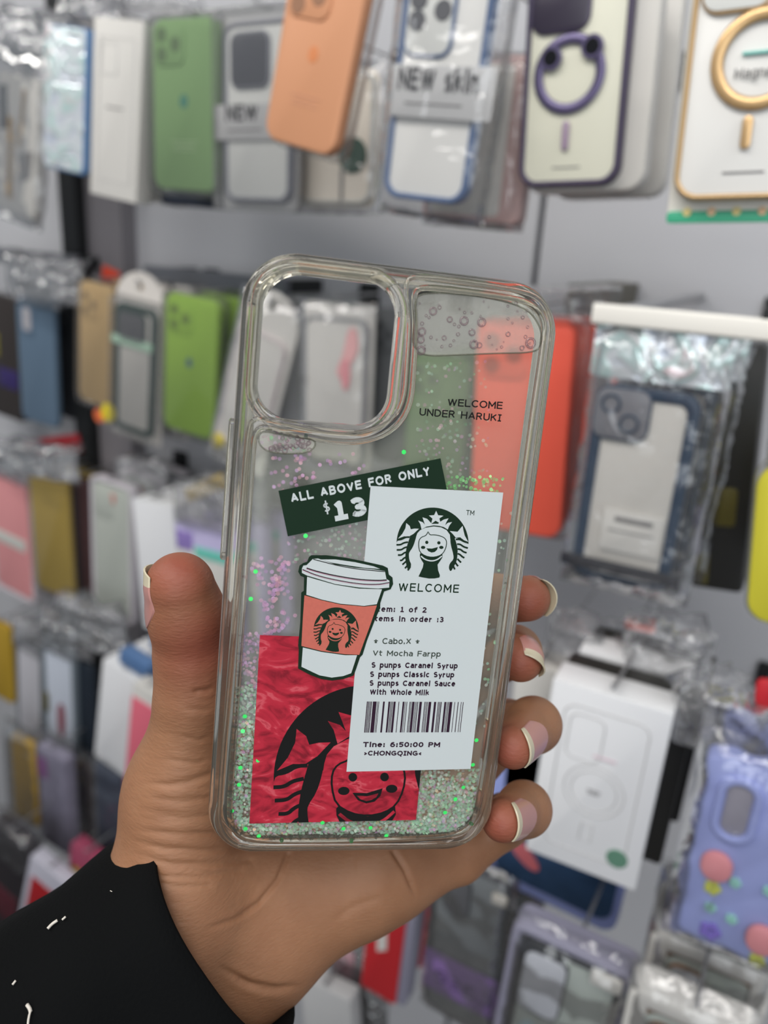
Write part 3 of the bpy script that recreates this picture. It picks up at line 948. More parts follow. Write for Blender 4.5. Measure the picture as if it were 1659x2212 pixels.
def surface_nets(fn, lo, hi, step):
    n = np.ceil((hi - lo) / step).astype(int) + 1
    xs, ys, zs = [lo[i] + np.arange(n[i]) * step for i in range(3)]
    D = np.empty(n, dtype=np.float32)
    for i in range(0, n[0], 16):
        X, Y, Z = np.meshgrid(xs[i:i + 16], ys, zs, indexing='ij')
        D[i:i + 16] = fn(np.stack([X, Y, Z], -1))
    S = D < 0
    c = [S[a:n[0] - 1 + a, b:n[1] - 1 + b, e:n[2] - 1 + e] for a in (0, 1) for b in (0, 1) for e in (0, 1)]
    cnt = sum(x.astype(np.int8) for x in c)
    cells = np.argwhere((cnt > 0) & (cnt < 8))
    idx = -np.ones(n - 1, dtype=np.int64)
    idx[tuple(cells.T)] = np.arange(len(cells))
    acc = np.zeros((len(cells), 3)); num = np.zeros(len(cells))
    offs = [np.array(o) for o in ((0, 0, 0), (0, 0, 1), (0, 1, 0), (0, 1, 1), (1, 0, 0), (1, 0, 1), (1, 1, 0), (1, 1, 1))]
    for i in range(8):
        for j in range(i + 1, 8):
            if np.abs(offs[i] - offs[j]).sum() != 1:
                continue
            a = D[tuple((cells + offs[i]).T)]; b = D[tuple((cells + offs[j]).T)]
            m = (a < 0) != (b < 0)
            t = np.where(m, a / np.where(m, a - b, 1), 0)
            acc += np.where(m[:, None], offs[i] + t[:, None] * (offs[j] - offs[i]), 0)
            num += m
    V = lo + (cells + acc / num[:, None]) * step
    F = []
    for ax in range(3):
        o = np.zeros(3, int); o[ax] = 1
        sl0 = tuple(slice(0, n[k] - (1 if k == ax else 0)) for k in range(3))
        sl1 = tuple(slice(o[k], n[k]) for k in range(3))
        e = np.argwhere(S[sl0] != S[sl1])
        b, c2 = [k for k in range(3) if k != ax]
        e = e[(e[:, b] > 0) & (e[:, c2] > 0) & (e[:, b] < n[b] - 1) & (e[:, c2] < n[c2] - 1)]
        ob = np.zeros(3, int); ob[b] = 1
        oc = np.zeros(3, int); oc[c2] = 1
        q = [idx[tuple((e - x).T)] for x in (ob * 0, ob, ob + oc, oc)]
        flip = S[tuple(e.T)] ^ (ax == 1)
        Q = np.stack(q, 1)
        Q[~flip] = Q[~flip][:, ::-1]
        F.append(Q)
    return V, np.concatenate(F)

STEP = 0.00055
corners = np.array([cs(x, y, d) for x in (180, 1260) for y in (1130, 2330) for d in (.185, .285)])
lo = np.array([min(cs(215, 1130, .19)[0], cs(215, 1130, .25)[0]), cs(215, 1150, .19)[1] - .003, .186])
hi = np.array([cs(1240, 1130, .27)[0] * 1.03, cs(500, 2330, .25)[1], .288])
HV, HF = surface_nets(grip_sdf, lo, hi, STEP)
# normals from the field
def grad(P, fn, e=0.0004):
    g = np.stack([fn(P + np.eye(3)[k] * e) - fn(P - np.eye(3)[k] * e) for k in range(3)], -1)
    return g / np.maximum(np.linalg.norm(g, axis=-1, keepdims=True), 1e-9)
HN = grad(HV, grip_sdf)
PX = HV[:, 0] / HV[:, 2] * F_PX + W_PX / 2
PY = HV[:, 1] / HV[:, 2] * F_PX + H_PX / 2
# creases: (polyline in pixels, half width px, depth mm), on skin turned to the viewer
CREASES = [
    ([(455, 1672), (410, 1690), (360, 1697), (318, 1690)], 7, .55), ([(450, 1725), (390, 1732), (320, 1722)], 6, .35), ([(455, 1762), (400, 1768), (330, 1760)], 6, .40),
    ([(470, 1800), (400, 1803), (310, 1795)], 6, .40), ([(520, 1832), (430, 1838), (350, 1832), (285, 1815)], 6, .50), ([(540, 1858), (450, 1868), (370, 1868), (300, 1850)], 6, .45),
    ([(520, 1880), (430, 1895), (350, 1893), (290, 1870)], 6, .40), ([(450, 1912), (390, 1915), (310, 1900)], 6, .35),
    ([(622, 1845), (600, 1900), (560, 1950), (510, 1985), (450, 2005)], 5, .75), ([(850, 1840), (875, 1880), (898, 1935)], 5, .9), ([(760, 1850), (765, 1900)], 6, .2),
    ([(475, 2090), (540, 2125), (600, 2135), (650, 2130)], 7, .7), ([(520, 2120), (570, 2140), (620, 2140)], 6, .5),
    ([(415, 1495), (445, 1492), (462, 1488)], 5, .6), ([(400, 1530), (440, 1535), (460, 1530)], 6, .3), ([(390, 1590), (430, 1600), (455, 1590)], 5, .25),
    ([(1078, 1545), (1090, 1540), (1106, 1535)], 5, .6), ([(355, 1640), (420, 1650), (455, 1640)], 5, .25),
    ([(720, 1990), (760, 1960), (830, 1935)], 8, .25),
]
front = np.clip(-HN[:, 2] * 1.6, 0, 1)
for pl, hw, dep in CREASES:
    best = np.full(len(HV), 1e9)
    along = np.zeros(len(HV))
    seg_l = [math.dist(a, b) for a, b in zip(pl[:-1], pl[1:])]
    tot, run = sum(seg_l), 0.0
    for (x0, y0), (x1, y1), sl in zip(pl[:-1], pl[1:], seg_l):
        dx, dy = x1 - x0, y1 - y0
        t = np.clip(((PX - x0) * dx + (PY - y0) * dy) / (dx * dx + dy * dy), 0, 1)
        dd = np.hypot(PX - x0 - t * dx, PY - y0 - t * dy)
        along = np.where(dd < best, (run + t * sl) / tot, along)
        best = np.minimum(best, dd)
        run += sl
    fade = np.clip(np.minimum(along, 1 - along) * 5, 0, 1) * 0.85 + 0.15
    if pl[0][0] in (455, 450, 470, 520, 540, 622, 850):      # runs on behind the case
        fade = np.clip((1 - along) * 4, 0, 1) * 0.85 + 0.15
    g = (np.exp(-(best / hw) ** 2) - 0.12 * np.exp(-((best - 2.4 * hw) / (1.5 * hw)) ** 2)) * fade
    HV = HV - HN * (front * g * dep / 1000)[:, None]
# fine cross wrinkles on the ball of the thumb and the thumb itself
rng = np.random.RandomState(3)
zone = np.exp(-(((PX - 390) / 130) ** 2 + ((PY - 1790) / 190) ** 2)) * front
for k in range(46):
    y0, x0, ln, sl, hw = rng.uniform(1560, 2000), rng.uniform(270, 520), rng.uniform(30, 95), rng.uniform(-.05, .22), rng.uniform(2.5, 4.5)
    u = (PX - x0)
    dy = PY - y0 - sl * u - 4 * np.sin(u * .03 + k)
    HV = HV - HN * (zone * np.exp(-(dy / hw) ** 2) * np.exp(-(u / ln) ** 4) * rng.uniform(.08, .22) / 1000)[:, None]
def to_world(V):
    R = np.array([RIGHT, DOWN, FWD])
    return V @ R + np.array(CAM)

WR = Vector(to_world(cs(440, 2040, .236)[None])[0])
person = empty('person', 'person\'s left hand in a black sleeve, fingers curled round the clear glitter case', 'person', Matrix.Translation(WR))
mb = MB()
mb.add((to_world(HV) - np.array(WR)).tolist(), HF.tolist())
def skin_mat():
    m = bpy.data.materials.new('skin')
    m.use_nodes = True
    nt = m.node_tree
    b = nt.nodes['Principled BSDF']
    at = nt.nodes.new('ShaderNodeVertexColor'); at.layer_name = 'flush'
    tc = nt.nodes.new('ShaderNodeTexCoord')
    n = nt.nodes.new('ShaderNodeTexNoise'); n.inputs['Scale'].default_value = 90; n.inputs['Detail'].default_value = 5
    nt.links.new(tc.outputs['Object'], n.inputs['Vector'])
    mx = nt.nodes.new('ShaderNodeMix'); mx.data_type = 'RGBA'
    mx.inputs[6].default_value = (*lin((154, 111, 82)), 1)
    mx.inputs[7].default_value = (*lin((142, 77, 60)), 1)
    nt.links.new(at.outputs['Color'], mx.inputs[0])
    m2 = nt.nodes.new('ShaderNodeMix'); m2.data_type = 'RGBA'; m2.blend_type = 'MULTIPLY'
    m2.inputs[0].default_value = 1.0
    rp = nt.nodes.new('ShaderNodeValToRGB')
    rp.color_ramp.elements[0].position, rp.color_ramp.elements[0].color = 0.3, (0.86, 0.82, 0.80, 1)
    rp.color_ramp.elements[1].position, rp.color_ramp.elements[1].color = 0.7, (1, 1, 1, 1)
    nt.links.new(n.outputs['Fac'], rp.inputs[0])
    nt.links.new(mx.outputs[2], m2.inputs[6]); nt.links.new(rp.outputs[0], m2.inputs[7])
    nt.links.new(m2.outputs[2], b.inputs['Base Color'])
    b.inputs['Roughness'].default_value = 0.52
    b.inputs['Specular IOR Level'].default_value = 0.35
    b.inputs['Subsurface Weight'].default_value = 0.18
    b.inputs['Subsurface Radius'].default_value = (0.0035, 0.0012, 0.0006)
    b.inputs['Subsurface Scale'].default_value = 0.6
    mp = nt.nodes.new('ShaderNodeMapping'); mp.inputs['Scale'].default_value = (500, 500, 1500); mp.inputs['Rotation'].default_value = (0.2, 0.3, 0.1)
    nt.links.new(tc.outputs['Object'], mp.inputs[0])
    n2 = nt.nodes.new('ShaderNodeTexNoise'); n2.inputs['Scale'].default_value = 1.0; n2.inputs['Detail'].default_value = 3
    nt.links.new(mp.outputs[0], n2.inputs['Vector'])
    bp = nt.nodes.new('ShaderNodeBump'); bp.inputs['Strength'].default_value = 0.35; bp.inputs['Distance'].default_value = 0.0005
    nt.links.new(n2.outputs['Fac'], bp.inputs['Height']); nt.links.new(bp.outputs['Normal'], b.inputs['Normal'])
    return m
mb.keep = True
hand = mb.build('hand', skin_mat(), person, smooth=True)
# redder skin on the finger pads and thumb tip
fl = np.zeros(len(HV))
for key, (x, y, d) in {'t': (385, 1235, .196), 'i': (1140, 1300, .219), 'm': (1125, 1435, .217), 'r': (1095, 1625, .213), 'l': (1075, 1785, .213), 'tb': (440, 1380, .203)}.items():
    r = np.linalg.norm(HV - cs(x, y, d), axis=1)
    fl = np.maximum(fl, np.exp(-(r / (0.011 if key != 'tb' else .014)) ** 2))
ca = hand.data.color_attributes.new('flush', 'FLOAT_COLOR', 'POINT')
ca.data.foreach_set('color', np.repeat(fl[:, None], 4, 1).astype(np.float32).ravel())

# nails, laid on the fingertips by dropping a curved grid on to the skin
M_NAIL = mat('nail bed', (178, 126, 118), rough=0.28, spec=0.5, coat=0.2)
M_TIP = mat('nail tip', (196, 186, 160), rough=0.35, spec=0.5)
def finger_sdf(js):
    def f(P):
        d = None
        for a, b in zip(js[:-1], js[1:]):
            e = _seg(P, a, b)
            d = e if d is None else smin(d, e, 0.0035)
        return d
    return f
def nail(skin, center, along, normal, length, width, free, roll=0.0):
    """center: camera-space point inside the finger; along: towards the free edge; normal: out of the nail"""
    a = np.array(along, float); a /= np.linalg.norm(a)
    nrm = np.array(normal, float); nrm -= a * (nrm @ a); nrm /= np.linalg.norm(nrm)
    s = np.cross(a, nrm)
    nu, nv = 11, 12
    G = np.zeros((nv + 1, nu + 1, 3))
    for j in range(nv + 1):
        v = j / nv
        for i in range(nu + 1):
            u = i / nu * 2 - 1
            ang = u * 1.05
            yy = (v - 0.5) * length
            # rounded outline at both ends
            yy += (u * u) * length * (0.34 * (1 - v) ** 1.6 - 0.14 * v * v)
            vv = yy / length + .5
            dr = nrm * math.cos(ang) + s * math.sin(ang)
            c = np.array(center) + a * yy
            o = c + dr * 0.02
            if vv > 1 - free:      # the free edge runs straight on past the skin
                cc = np.array(center) + a * ((0.5 - free) * length)
                o = cc + dr * 0.02
            t = 0.0
            for _ in range(40):
                h = float(skin((o - dr * t)[None])[0])
                t += h
                if h < 2e-5:
                    break
            t = min(t, 0.02 - 0.003)
            p = o - dr * (t - 0.00035)
            if vv > 1 - free:
                p = p + a * (yy - (0.5 - free) * length) - nrm * 0.10 * (yy - (0.5 - free) * length)
            G[j, i] = p
    V = G.reshape(-1, 3)
    nrm_off = nrm * -0.0005
    allV = np.concatenate([V, V + nrm_off])
    m = MB()
    k = (nu + 1) * (nv + 1)
    F, MI = [], []
    for j in range(nv):
        for i in range(nu):
            q = (j * (nu + 1) + i, j * (nu + 1) + i + 1, (j + 1) * (nu + 1) + i + 1, (j + 1) * (nu + 1) + i)
            F.append(q); F.append(tuple(x + k for x in q[::-1]))
            tip = 1 if (j + 0.5) / nv > 1 - free else 0
            MI += [tip, tip]
    ring = [i for i in range(nu + 1)] + [(j + 1) * (nu + 1) - 1 for j in range(1, nv + 1)] + [nv * (nu + 1) + i for i in range(nu - 1, -1, -1)] + [j * (nu + 1) for j in range(nv - 1, 0, -1)]
    for x in range(len(ring)):
        y = (x + 1) % len(ring)
        F.append((ring[x], ring[y], ring[y] + k, ring[x] + k)); MI.append(1 if ring[x] // (nu + 1) > nv * (1 - free) else 0)
    m.v = (to_world(allV) - np.array(WR)).tolist(); m.v = [tuple(x) for x in m.v]
    m.f, m.m = F, MI
    return m.build('fingernail', [M_NAIL, M_TIP], person, smooth='auto')
def jd(j):
    return cs(*j[:3])
nail(finger_sdf(THUMB), cs(392, 1285, .2030), (-0.06, -1.0, -0.06), (-1.0, 0.02, 0.12), 0.0165, 0.011, 0.26)
I, Mi, R_, L_ = (FINGERS[k] for k in ('index', 'middle', 'ring', 'little'))
nail(finger_sdf(I), jd(I[3]), (0.55, 0.0, -0.8), (0.85, -0.15, 0.50), 0.0125, 0.009, 0.25)
nail(finger_sdf(Mi), jd(Mi[3]), (0.12, 0.50, -0.86), (0.80, -0.60, 0.10), 0.0125, 0.009, 0.22)
nail(finger_sdf(R_), jd(R_[3]) + np.array([.0022, -.0016, .003]), jd(R_[3]) - jd(R_[2]), (0.50, 0.05, -0.80), 0.0150, 0.009, 0.20)
nail(finger_sdf(L_), jd(L_[3]) + np.array([.0022, -.0008, .003]), jd(L_[3]) - jd(L_[2]), (0.34, -0.10, -0.92), 0.0150, 0.009, 0.20)

# black sleeve round the wrist and forearm
c0, c1 = cs(440, 2012, .230), cs(60, 2330, .213)
ax = (c1 - c0) / np.linalg.norm(c1 - c0)
sx = np.array([0, 0, -1.0]); sx -= ax * (sx @ ax); sx /= np.linalg.norm(sx)     # towards the viewer
sy = np.cross(ax, sx)
M_CLOTH = mat('black sleeve cloth', (7, 8, 9), rough=0.9, spec=0.12, bump=0.25, bscale=900)
M_FLECK = mat('dried white paint', (205, 198, 188), rough=0.7)
mb = MB()
NR, NL = 72, 40
loops = []
def ring(tl, rx, ry, shift=0.0, inner=0.0):
    lp = []
    for k in range(NR):
        a = 2 * math.pi * k / NR
        # the far rim of the cuff reaches a little further towards the palm
        off = -0.0180 * (1 - math.cos(a)) / 2 * max(0, 1 - tl / 0.05)
        ca_, sa_ = math.copysign(abs(math.cos(a)) ** .78, math.cos(a)), math.copysign(abs(math.sin(a)) ** .78, math.sin(a))
        p = c0 + ax * (tl + off) + sx * ((rx - inner) * ca_) + sy * ((ry - inner) * sa_)
        nz = noise.noise(Vector(p * 38)) * 0.0022 * min(1, tl / 0.02) + math.sin(tl * 260 + 3 * math.sin(a)) * 0.0006 * min(1, tl / 0.01)
        p = p + (sx * math.cos(a) + sy * math.sin(a)) * nz
        lp.append(tuple((to_world(p[None])[0] - np.array(WR)).tolist()))
    return lp
RX, RY = 0.0365, 0.0345
for tl, inn in ((0.03, .0030), (0.01, .0026), (0.0012, .0022), (0.0, .0012), (0.0004, .0003)):
    loops.append(ring(tl, RX, RY, inner=inn))
for i in range(1, NL):
    tl = 0.0015 + i * 0.0032
    loops.append(ring(tl, RX + tl * 0.05, RY + tl * 0.075))
loft(mb, loops, cap=(False, True))
slv_o = mb.build('jacket_sleeve', M_CLOTH, person, smooth=True)
# paint flecks dried on the sleeve
def on_sleeve(px, py):
    d = cs(px, py, 1.0)
    for k in range(400):
        P = d * (.15 + k * .00025)
        q = P - c0
        tl = q @ ax
        if abs((q @ sx) / (RX + tl * .05 + .0006)) ** 2.56 + abs((q @ sy) / (RY + tl * .075 + .0006)) ** 2.56 < 1:
            return P - d * .0002
    return None
mb = MB()
for pl, w in (([(103, 2006), (112, 1996), (124, 1988)], 3.6), ([(134, 1987), (142, 1980)], 2.6), ([(27, 2127), (34, 2118)], 2.6), ([(58, 2170), (64, 2178), (66, 2186)], 4.2), ([(66, 2182), (62, 2198), (60, 2215)], 2.6), ([(238, 1924), (242, 1926)], 1.0)):
    pts = [on_sleeve(*p) for p in pl]
    if any(p is None for p in pts):
        continue
    W3 = [tuple((to_world(p[None])[0] - np.array(WR)).tolist()) for p in pts]
    tube(mb, smooth_pts(W3, False, 1), w * .000105, 6)
if mb.v:
    mb.build('paint_fleck', M_FLECK, slv_o, smooth=True)
# ------------------------------------------------------------------ shop wall behind
WALL = 0.86
def at_plane(px, py, y):
    d = ray(px, py)
    return CAM + d * (y / d.y)
M_PANEL = mat('pale grey wall panel', (190, 190, 194), rough=0.25, spec=0.5, vary=0.05, vscale=4)
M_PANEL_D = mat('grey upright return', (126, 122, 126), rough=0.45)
M_BLACKM = mat('black painted steel', (20, 22, 24), rough=0.5)
M_STEEL = mat('hook steel', (170, 170, 172), rough=0.35, metal=0.6)
M_STRIP = mat('white price channel', (232, 228, 220), rough=0.4)
def box_mb(x0, y0, z0, x1, y1, z1, mb=None, mi=0):
    mb = mb or MB()
    mb.add([(x0, y0, z0), (x1, y0, z0), (x1, y1, z0), (x0, y1, z0), (x0, y0, z1), (x1, y0, z1), (x1, y1, z1), (x0, y1, z1)],
           [(0, 3, 2, 1), (4, 5, 6, 7), (0, 1, 5, 4), (1, 2, 6, 5), (2, 3, 7, 6), (3, 0, 4, 7)], mi)
    return mb
seam = at_plane(1163, 520, WALL).x
pil = at_plane(203, 1000, WALL - 0.03).x
# back wall of flush panels with a dark joint between two of them
mb = MB()
for x0, x1 in ((-2.6, pil - 0.02), (pil + 0.02, seam - 0.0035), (seam + 0.0035, 1.4)):
    box_mb(x0, WALL, 0.0, x1, WALL + 0.02, 2.75, mb)
o = mb.build('wall_back', M_PANEL); o['kind'] = 'structure'
o = box_mb(-2.6, WALL + 0.012, 0.0, 1.4, WALL + 0.05, 2.75).build('trim_1', M_BLACKM); o['kind'] = 'structure'
o = box_mb(pil - 0.020, WALL - 0.045, 0.0, pil + 0.014, WALL + 0.01, 2.75).build('trim_3', M_BLACKM); o['kind'] = 'structure'
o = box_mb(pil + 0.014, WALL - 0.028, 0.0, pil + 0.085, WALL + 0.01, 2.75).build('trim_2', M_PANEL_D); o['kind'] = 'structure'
M_FLOOR = mat('dark shop floor', (70, 68, 66), rough=0.5, vary=0.2, vscale=6)
o = box_mb(-2.6, -2.2, -0.05, 1.4, WALL + 0.05, 0.0).build('floor', M_FLOOR); o['kind'] = 'structure'

# ------------------------------------------------------------------ kit of parts for the hanging goods
class Item:
    """a hanging article: T and B are the photo positions of the middle of its upper and lower edge, y its distance from the lens plane of the aisle"""
    def __init__(s, name, label, cat, T, B, wpx, y, yaw=0.0, lean=0.0, group=None, hook=True):
        t, b = at_plane(*T, y + lean), at_plane(*B, y)
        Y = (t - b)
        s.h = Y.length
        Y = Y / s.h
        X = Vector((1, 0, 0)); X = (X - Y * X.dot(Y)).normalized()
        X = Matrix.Rotation(math.radians(yaw), 3, Y) @ X
        Z = X.cross(Y).normalized()
        mid = (t + b) / 2
        p0, p1 = proj(mid - X * 0.01), proj(mid + X * 0.01)
        s.w = wpx / math.hypot(p1[0] - p0[0], p1[1] - p0[1]) * 0.02
        s.o = empty(name, label, cat, frame_matrix(b, X, Y, Z), group)
        s.label, s.y, s.X, s.Y, s.Z, s.b, s.name = label, y, X, Y, Z, b, name
        s.hookp = b + Y * (s.h * 1.0)
        s.sz = (s.w, s.h)
        ITEMS.append(s)
        if hook:
            HOOKS.append((s, hook if isinstance(hook, tuple) else (0.5, -0.03)))
    # fractions: u from the left, v from the top
    def P(s, u, v):
        return ((u - 0.5) * s.w, (1 - v) * s.h)
    def slab(s, name, u0, v0, u1, v1, r, z0, z1, m, bev=0.001, parent=None, label=None, kind=None):
        (x0, y1), (x1, y0) = s.P(u0, v0), s.P(u1, v1)
        mb = MB()
        loft(mb, slab_loops(x0, y0, x1, y1, r, z0, z1, bev))
        return mb.build(name, m, parent or s.o, smooth='auto', label=label, kind=kind)
    def frame(s, name, u0, v0, u1, v1, r, th, z0, z1, m, parent=None, bev=0.0012):
        (x0, y1), (x1, y0) = s.P(u0, v0), s.P(u1, v1)
        pr = [(0, z0), (0, z1 - bev), (bev * .4, z1 - bev * .3), (bev, z1), (th - bev, z1), (th - bev * .4, z1 - bev * .3), (th, z1 - bev), (th, z0)]
        mb = MB()
        loft(mb, [[(x, y, z) for x, y in rrect(x0 + i, y0 + i, x1 - i, y1 - i, r - i * 0.8, 8)] for i, z in pr], closed=True)
        return mb.build(name, m, parent or s.o, smooth='auto')
    def disc(s, name, u, v, r, z0, z1, m, parent=None, label=None, squash=1.0):
        c = s.P(u, v)
        mb = MB()
        n = 28
        lp = [[(c[0] + (r - i) * squash * math.cos(2 * math.pi * k / n), c[1] + (r - i) * math.sin(2 * math.pi * k / n), z) for k in range(n)] for i, z in ((0, z0), (0, z1 - r * .06), (r * .06, z1))]
        loft(mb, lp)
        return mb.build(name, m, parent or s.o, smooth='auto', label=label)
    def ring(s, name, u, v, r, th, z, m, parent=None, flat=0.4, squash=1.0):
        c = s.P(u, v)
        mb = MB()
        n = 40
        lp = []
        for k in range(n):
            a = 2 * math.pi * k / n
            lp.append([(c[0] + (r + th / 2 * math.cos(t)) * squash * math.cos(a), c[1] + (r + th / 2 * math.cos(t)) * math.sin(a), z + th / 2 * flat * math.sin(t)) for t in [2 * math.pi * j / 8 for j in range(8)]])
        loft(mb, lp, closed=True)
        return mb.build(name, m, parent or s.o, smooth=True)
    def text(s, name, txt, u, v, h, z, m, weight=0.16, gap=0.0, parent=None, width=None, mirror=False, rot=0.0):
        V, F, w = text_mesh(txt, weight, gap)
        k = h if width is None else width / w
        c = s.P(u, v)
        q = -1 if mirror else 1
        zz = [0.0] * len(V)
        for i, f in enumerate(F):
            for j in f:
                zz[j] = (i % 10) * 1.5e-6
        cr, sr = math.cos(rot), math.sin(rot)
        mb = MB()
        mb.add([(c[0] + q * (x - w / 2) * k * cr - y * h * sr, c[1] + q * (x - w / 2) * k * sr + y * h * cr, z + e) for (x, y), e in zip(V, zz)], F)
        return mb.build(name, m, parent or s.o)
    def poly(s, name, pts, z, m, parent=None, sm=0, thick=0.0006, label=None):
        q = [s.P(*p) for p in pts]
        if sm:
            q = smooth_pts(q, True, sm)
        mb = MB()
        poly_fill(mb, q, z, 0, z - thick)
        return mb.build(name, m, parent or s.o, label=label)
    def line(s, name, polys, z, r, m, parent=None):
        mb = MB()
        for pts, closed in polys:
            tube(mb, [(*s.P(*p), z) for p in pts], r, 5, closed)
        return mb.build(name, m, parent or s.o, smooth=True)
    def bag(s, u0=-0.08, v0=-0.1, u1=1.08, v1=1.05, z0=-0.014, z1=0.004, m=None, seed=0, amp=0.0022, name='plastic_bag', pin=0.25):
        """pillow-shaped clear bag round the article, crumpled"""
        (x0, y1), (x1, y0) = s.P(u0, v0), s.P(u1, v1)
        nx, ny = 16, 26
        mb = MB()
        for sign in (1, -1):
            V = []
            for j in range(ny + 1):
                for i in range(nx + 1):
                    fu, fv = i / nx, j / ny
                    e = min(1.0, min(fu, 1 - fu) * 7) * min(1.0, min(fv, 1 - fv) * 9)
                    zc = (z0 + z1) / 2
                    zz = zc + ((z1 if sign > 0 else z0) - zc) * math.sqrt(e)
                    x, y = x0 + (x1 - x0) * fu, y0 + (y1 - y0) * fv
                    n1 = noise.noise(Vector((x * 55 + seed * 7.1, y * 55, seed * 3.3 + sign))) + 0.6 * noise.noise(Vector((x * 140 + seed, y * 110, sign * 2.0)))
                    top = max(0, fv - 0.8) / 0.2
                    ab = amp * (1 + pin * 3 * top)
                    V.append((x + n1 * ab * .5, y + n1 * ab * .4, zz + (n1 + 0.4) * ab * (0.3 + 0.7 * e) * sign))
            F = [(j * (nx + 1) + i, j * (nx + 1) + i + 1, (j + 1) * (nx + 1) + i + 1, (j + 1) * (nx + 1) + i) for j in range(ny) for i in range(nx)]
            if sign < 0:
                F = [f[::-1] for f in F]
            mb.add(V, F)
        return mb.build(name, m or M_BAG, s.o, smooth=True)
ITEMS, HOOKS = [], []
M_BAG = clear('crumpled clear bag', (250, 250, 250), haze=0.03, haze_col=(225, 226, 230), gloss=0.06, rough=0.07, bump=0.6, bscale=26, bdist=0.008, edge=0.6)
M_BAGM = clear('milky clear bag', (244, 244, 244), haze=0.15, haze_col=(215, 215, 220), gloss=0.10, rough=0.09, bump=1.0, bscale=45, bdist=0.009, edge=0.6)
M_PACK = clear('clear blister box', (244, 244, 244), haze=0.06, haze_col=(210, 210, 212), gloss=0.05, rough=0.06, edge=0.5)
def holo():
    m = bpy.data.materials.new('holographic film')
    m.use_nodes = True
    nt = m.node_tree
    b = nt.nodes['Principled BSDF']
    tc = nt.nodes.new('ShaderNodeTexCoord')
    n = nt.nodes.new('ShaderNodeTexNoise'); n.inputs['Scale'].default_value = 28; n.inputs['Detail'].default_value = 2; n.inputs['Distortion'].default_value = 2.0
    nt.links.new(tc.outputs['Object'], n.inputs['Vector'])
    rp = nt.nodes.new('ShaderNodeValToRGB')
    e = rp.color_ramp.elements
    e[0].position, e[0].color = 0.30, (*lin((205, 214, 232)), 1)
    e[1].position, e[1].color = 0.70, (*lin((244, 222, 226)), 1)
    x = e.new(0.45); x.color = (*lin((236, 240, 244)), 1)
    x = e.new(0.55); x.color = (*lin((205, 235, 232)), 1)
    nt.links.new(n.outputs['Fac'], rp.inputs[0]); nt.links.new(rp.outputs[0], b.inputs['Base Color'])
    b.inputs['Metallic'].default_value = 0.35
    b.inputs['Roughness'].default_value = 0.16
    bp = nt.nodes.new('ShaderNodeBump'); bp.inputs['Strength'].default_value = 0.8; bp.inputs['Distance'].default_value = 0.008
    nt.links.new(n.outputs['Fac'], bp.inputs['Height']); nt.links.new(bp.outputs['Normal'], b.inputs['Normal'])
    return m
M_HOLO = holo()
def col(name, rgb, **k):
    k.setdefault('rough', 0.5)
    return mat(name, rgb, **k)
M_CARD = col('white card', (206, 203, 198))
M_CARDG = col('light grey card', (186, 185, 185))
M_INKG = col('grey ink', (120, 118, 118))
M_INKD = col('dark ink', (40, 40, 44))
M_LENS = col('lens black', (18, 18, 22), rough=0.15)
M_FROST = col('frosted back', (214, 214, 210), rough=0.45)

def silicone(it, color, cam=(0.06, 0.035, 0.56, 0.27), logo=None, t=0.011, lens=True, script=None, name='case'):
    """soft one-colour case with a raised camera surround"""
    m = col('silicone ' + name, color, rough=0.55, spec=0.35)
    body = it.slab('case_body', 0, 0, 1, 1, 0.012, -t, 0, m, 0.0028)
    if cam:
        u0, v0, u1, v1 = cam
        it.slab('camera_surround', u0, v0, u1, v1, 0.009, -0.002, 0.0016, m, 0.0012)
        if lens:
            for (a, b) in ((.27, .27), (.27, .73), (.72, .5)):
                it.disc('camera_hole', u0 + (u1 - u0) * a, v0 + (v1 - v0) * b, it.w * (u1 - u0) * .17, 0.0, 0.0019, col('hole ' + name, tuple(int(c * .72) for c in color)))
    if logo:
        it.disc('logo', 0.5, 0.47, it.w * 0.075, 0.0, 0.0004, col('logo ' + name, logo), squash=.85)
    if script:
        for k, (hw, vv) in enumerate(((.22, .70), (.16, .725), (.19, .75))):
            it.slab('lettering', .5 - hw, vv, .5 + hw, vv + .008, .0005, 0.0, 0.0003, col('script ' + name, script), 0.0001)
    return body

def framed(it, color, back=None, th=0.07, t=0.010, r=0.012, cam=None, lens_col=None, metal=0.0, name='', clear_back=None, z=0.0, box=(0, 0, 1, 1)):
    """stiff see-through case with a coloured rim"""
    m = col('rim ' + name, color, rough=0.35, metal=metal)
    u0, v0, u1, v1 = box
    W = (u1 - u0) * it.w
    f = it.frame('case_rim', u0, v0, u1, v1, r, th * W, z - t, z, m)
    bt = back if back is not None else M_FROST
    it.slab('case_back', u0 + th * .6 * (u1 - u0), v0 + th * .6 * W / it.h, u1 - th * .6 * (u1 - u0), v1 - th * .6 * W / it.h, r * .7, z - t * .7, z - 0.0016, bt, 0.0005)
    if cam:
        a, b, c, d = cam
        A, B, C_, D = u0 + (u1 - u0) * a, v0 + (v1 - v0) * b, u0 + (u1 - u0) * c, v0 + (v1 - v0) * d
        isl = it.slab('camera_surround', A, B, C_, D, 0.009, z - 0.003, z + 0.0012, m, 0.001)
        it.slab('camera_plate', A + .02, B + .012, C_ - .02, D - .012, 0.007, z, z + 0.0016, lens_col or M_LENS, 0.0004)
    return f

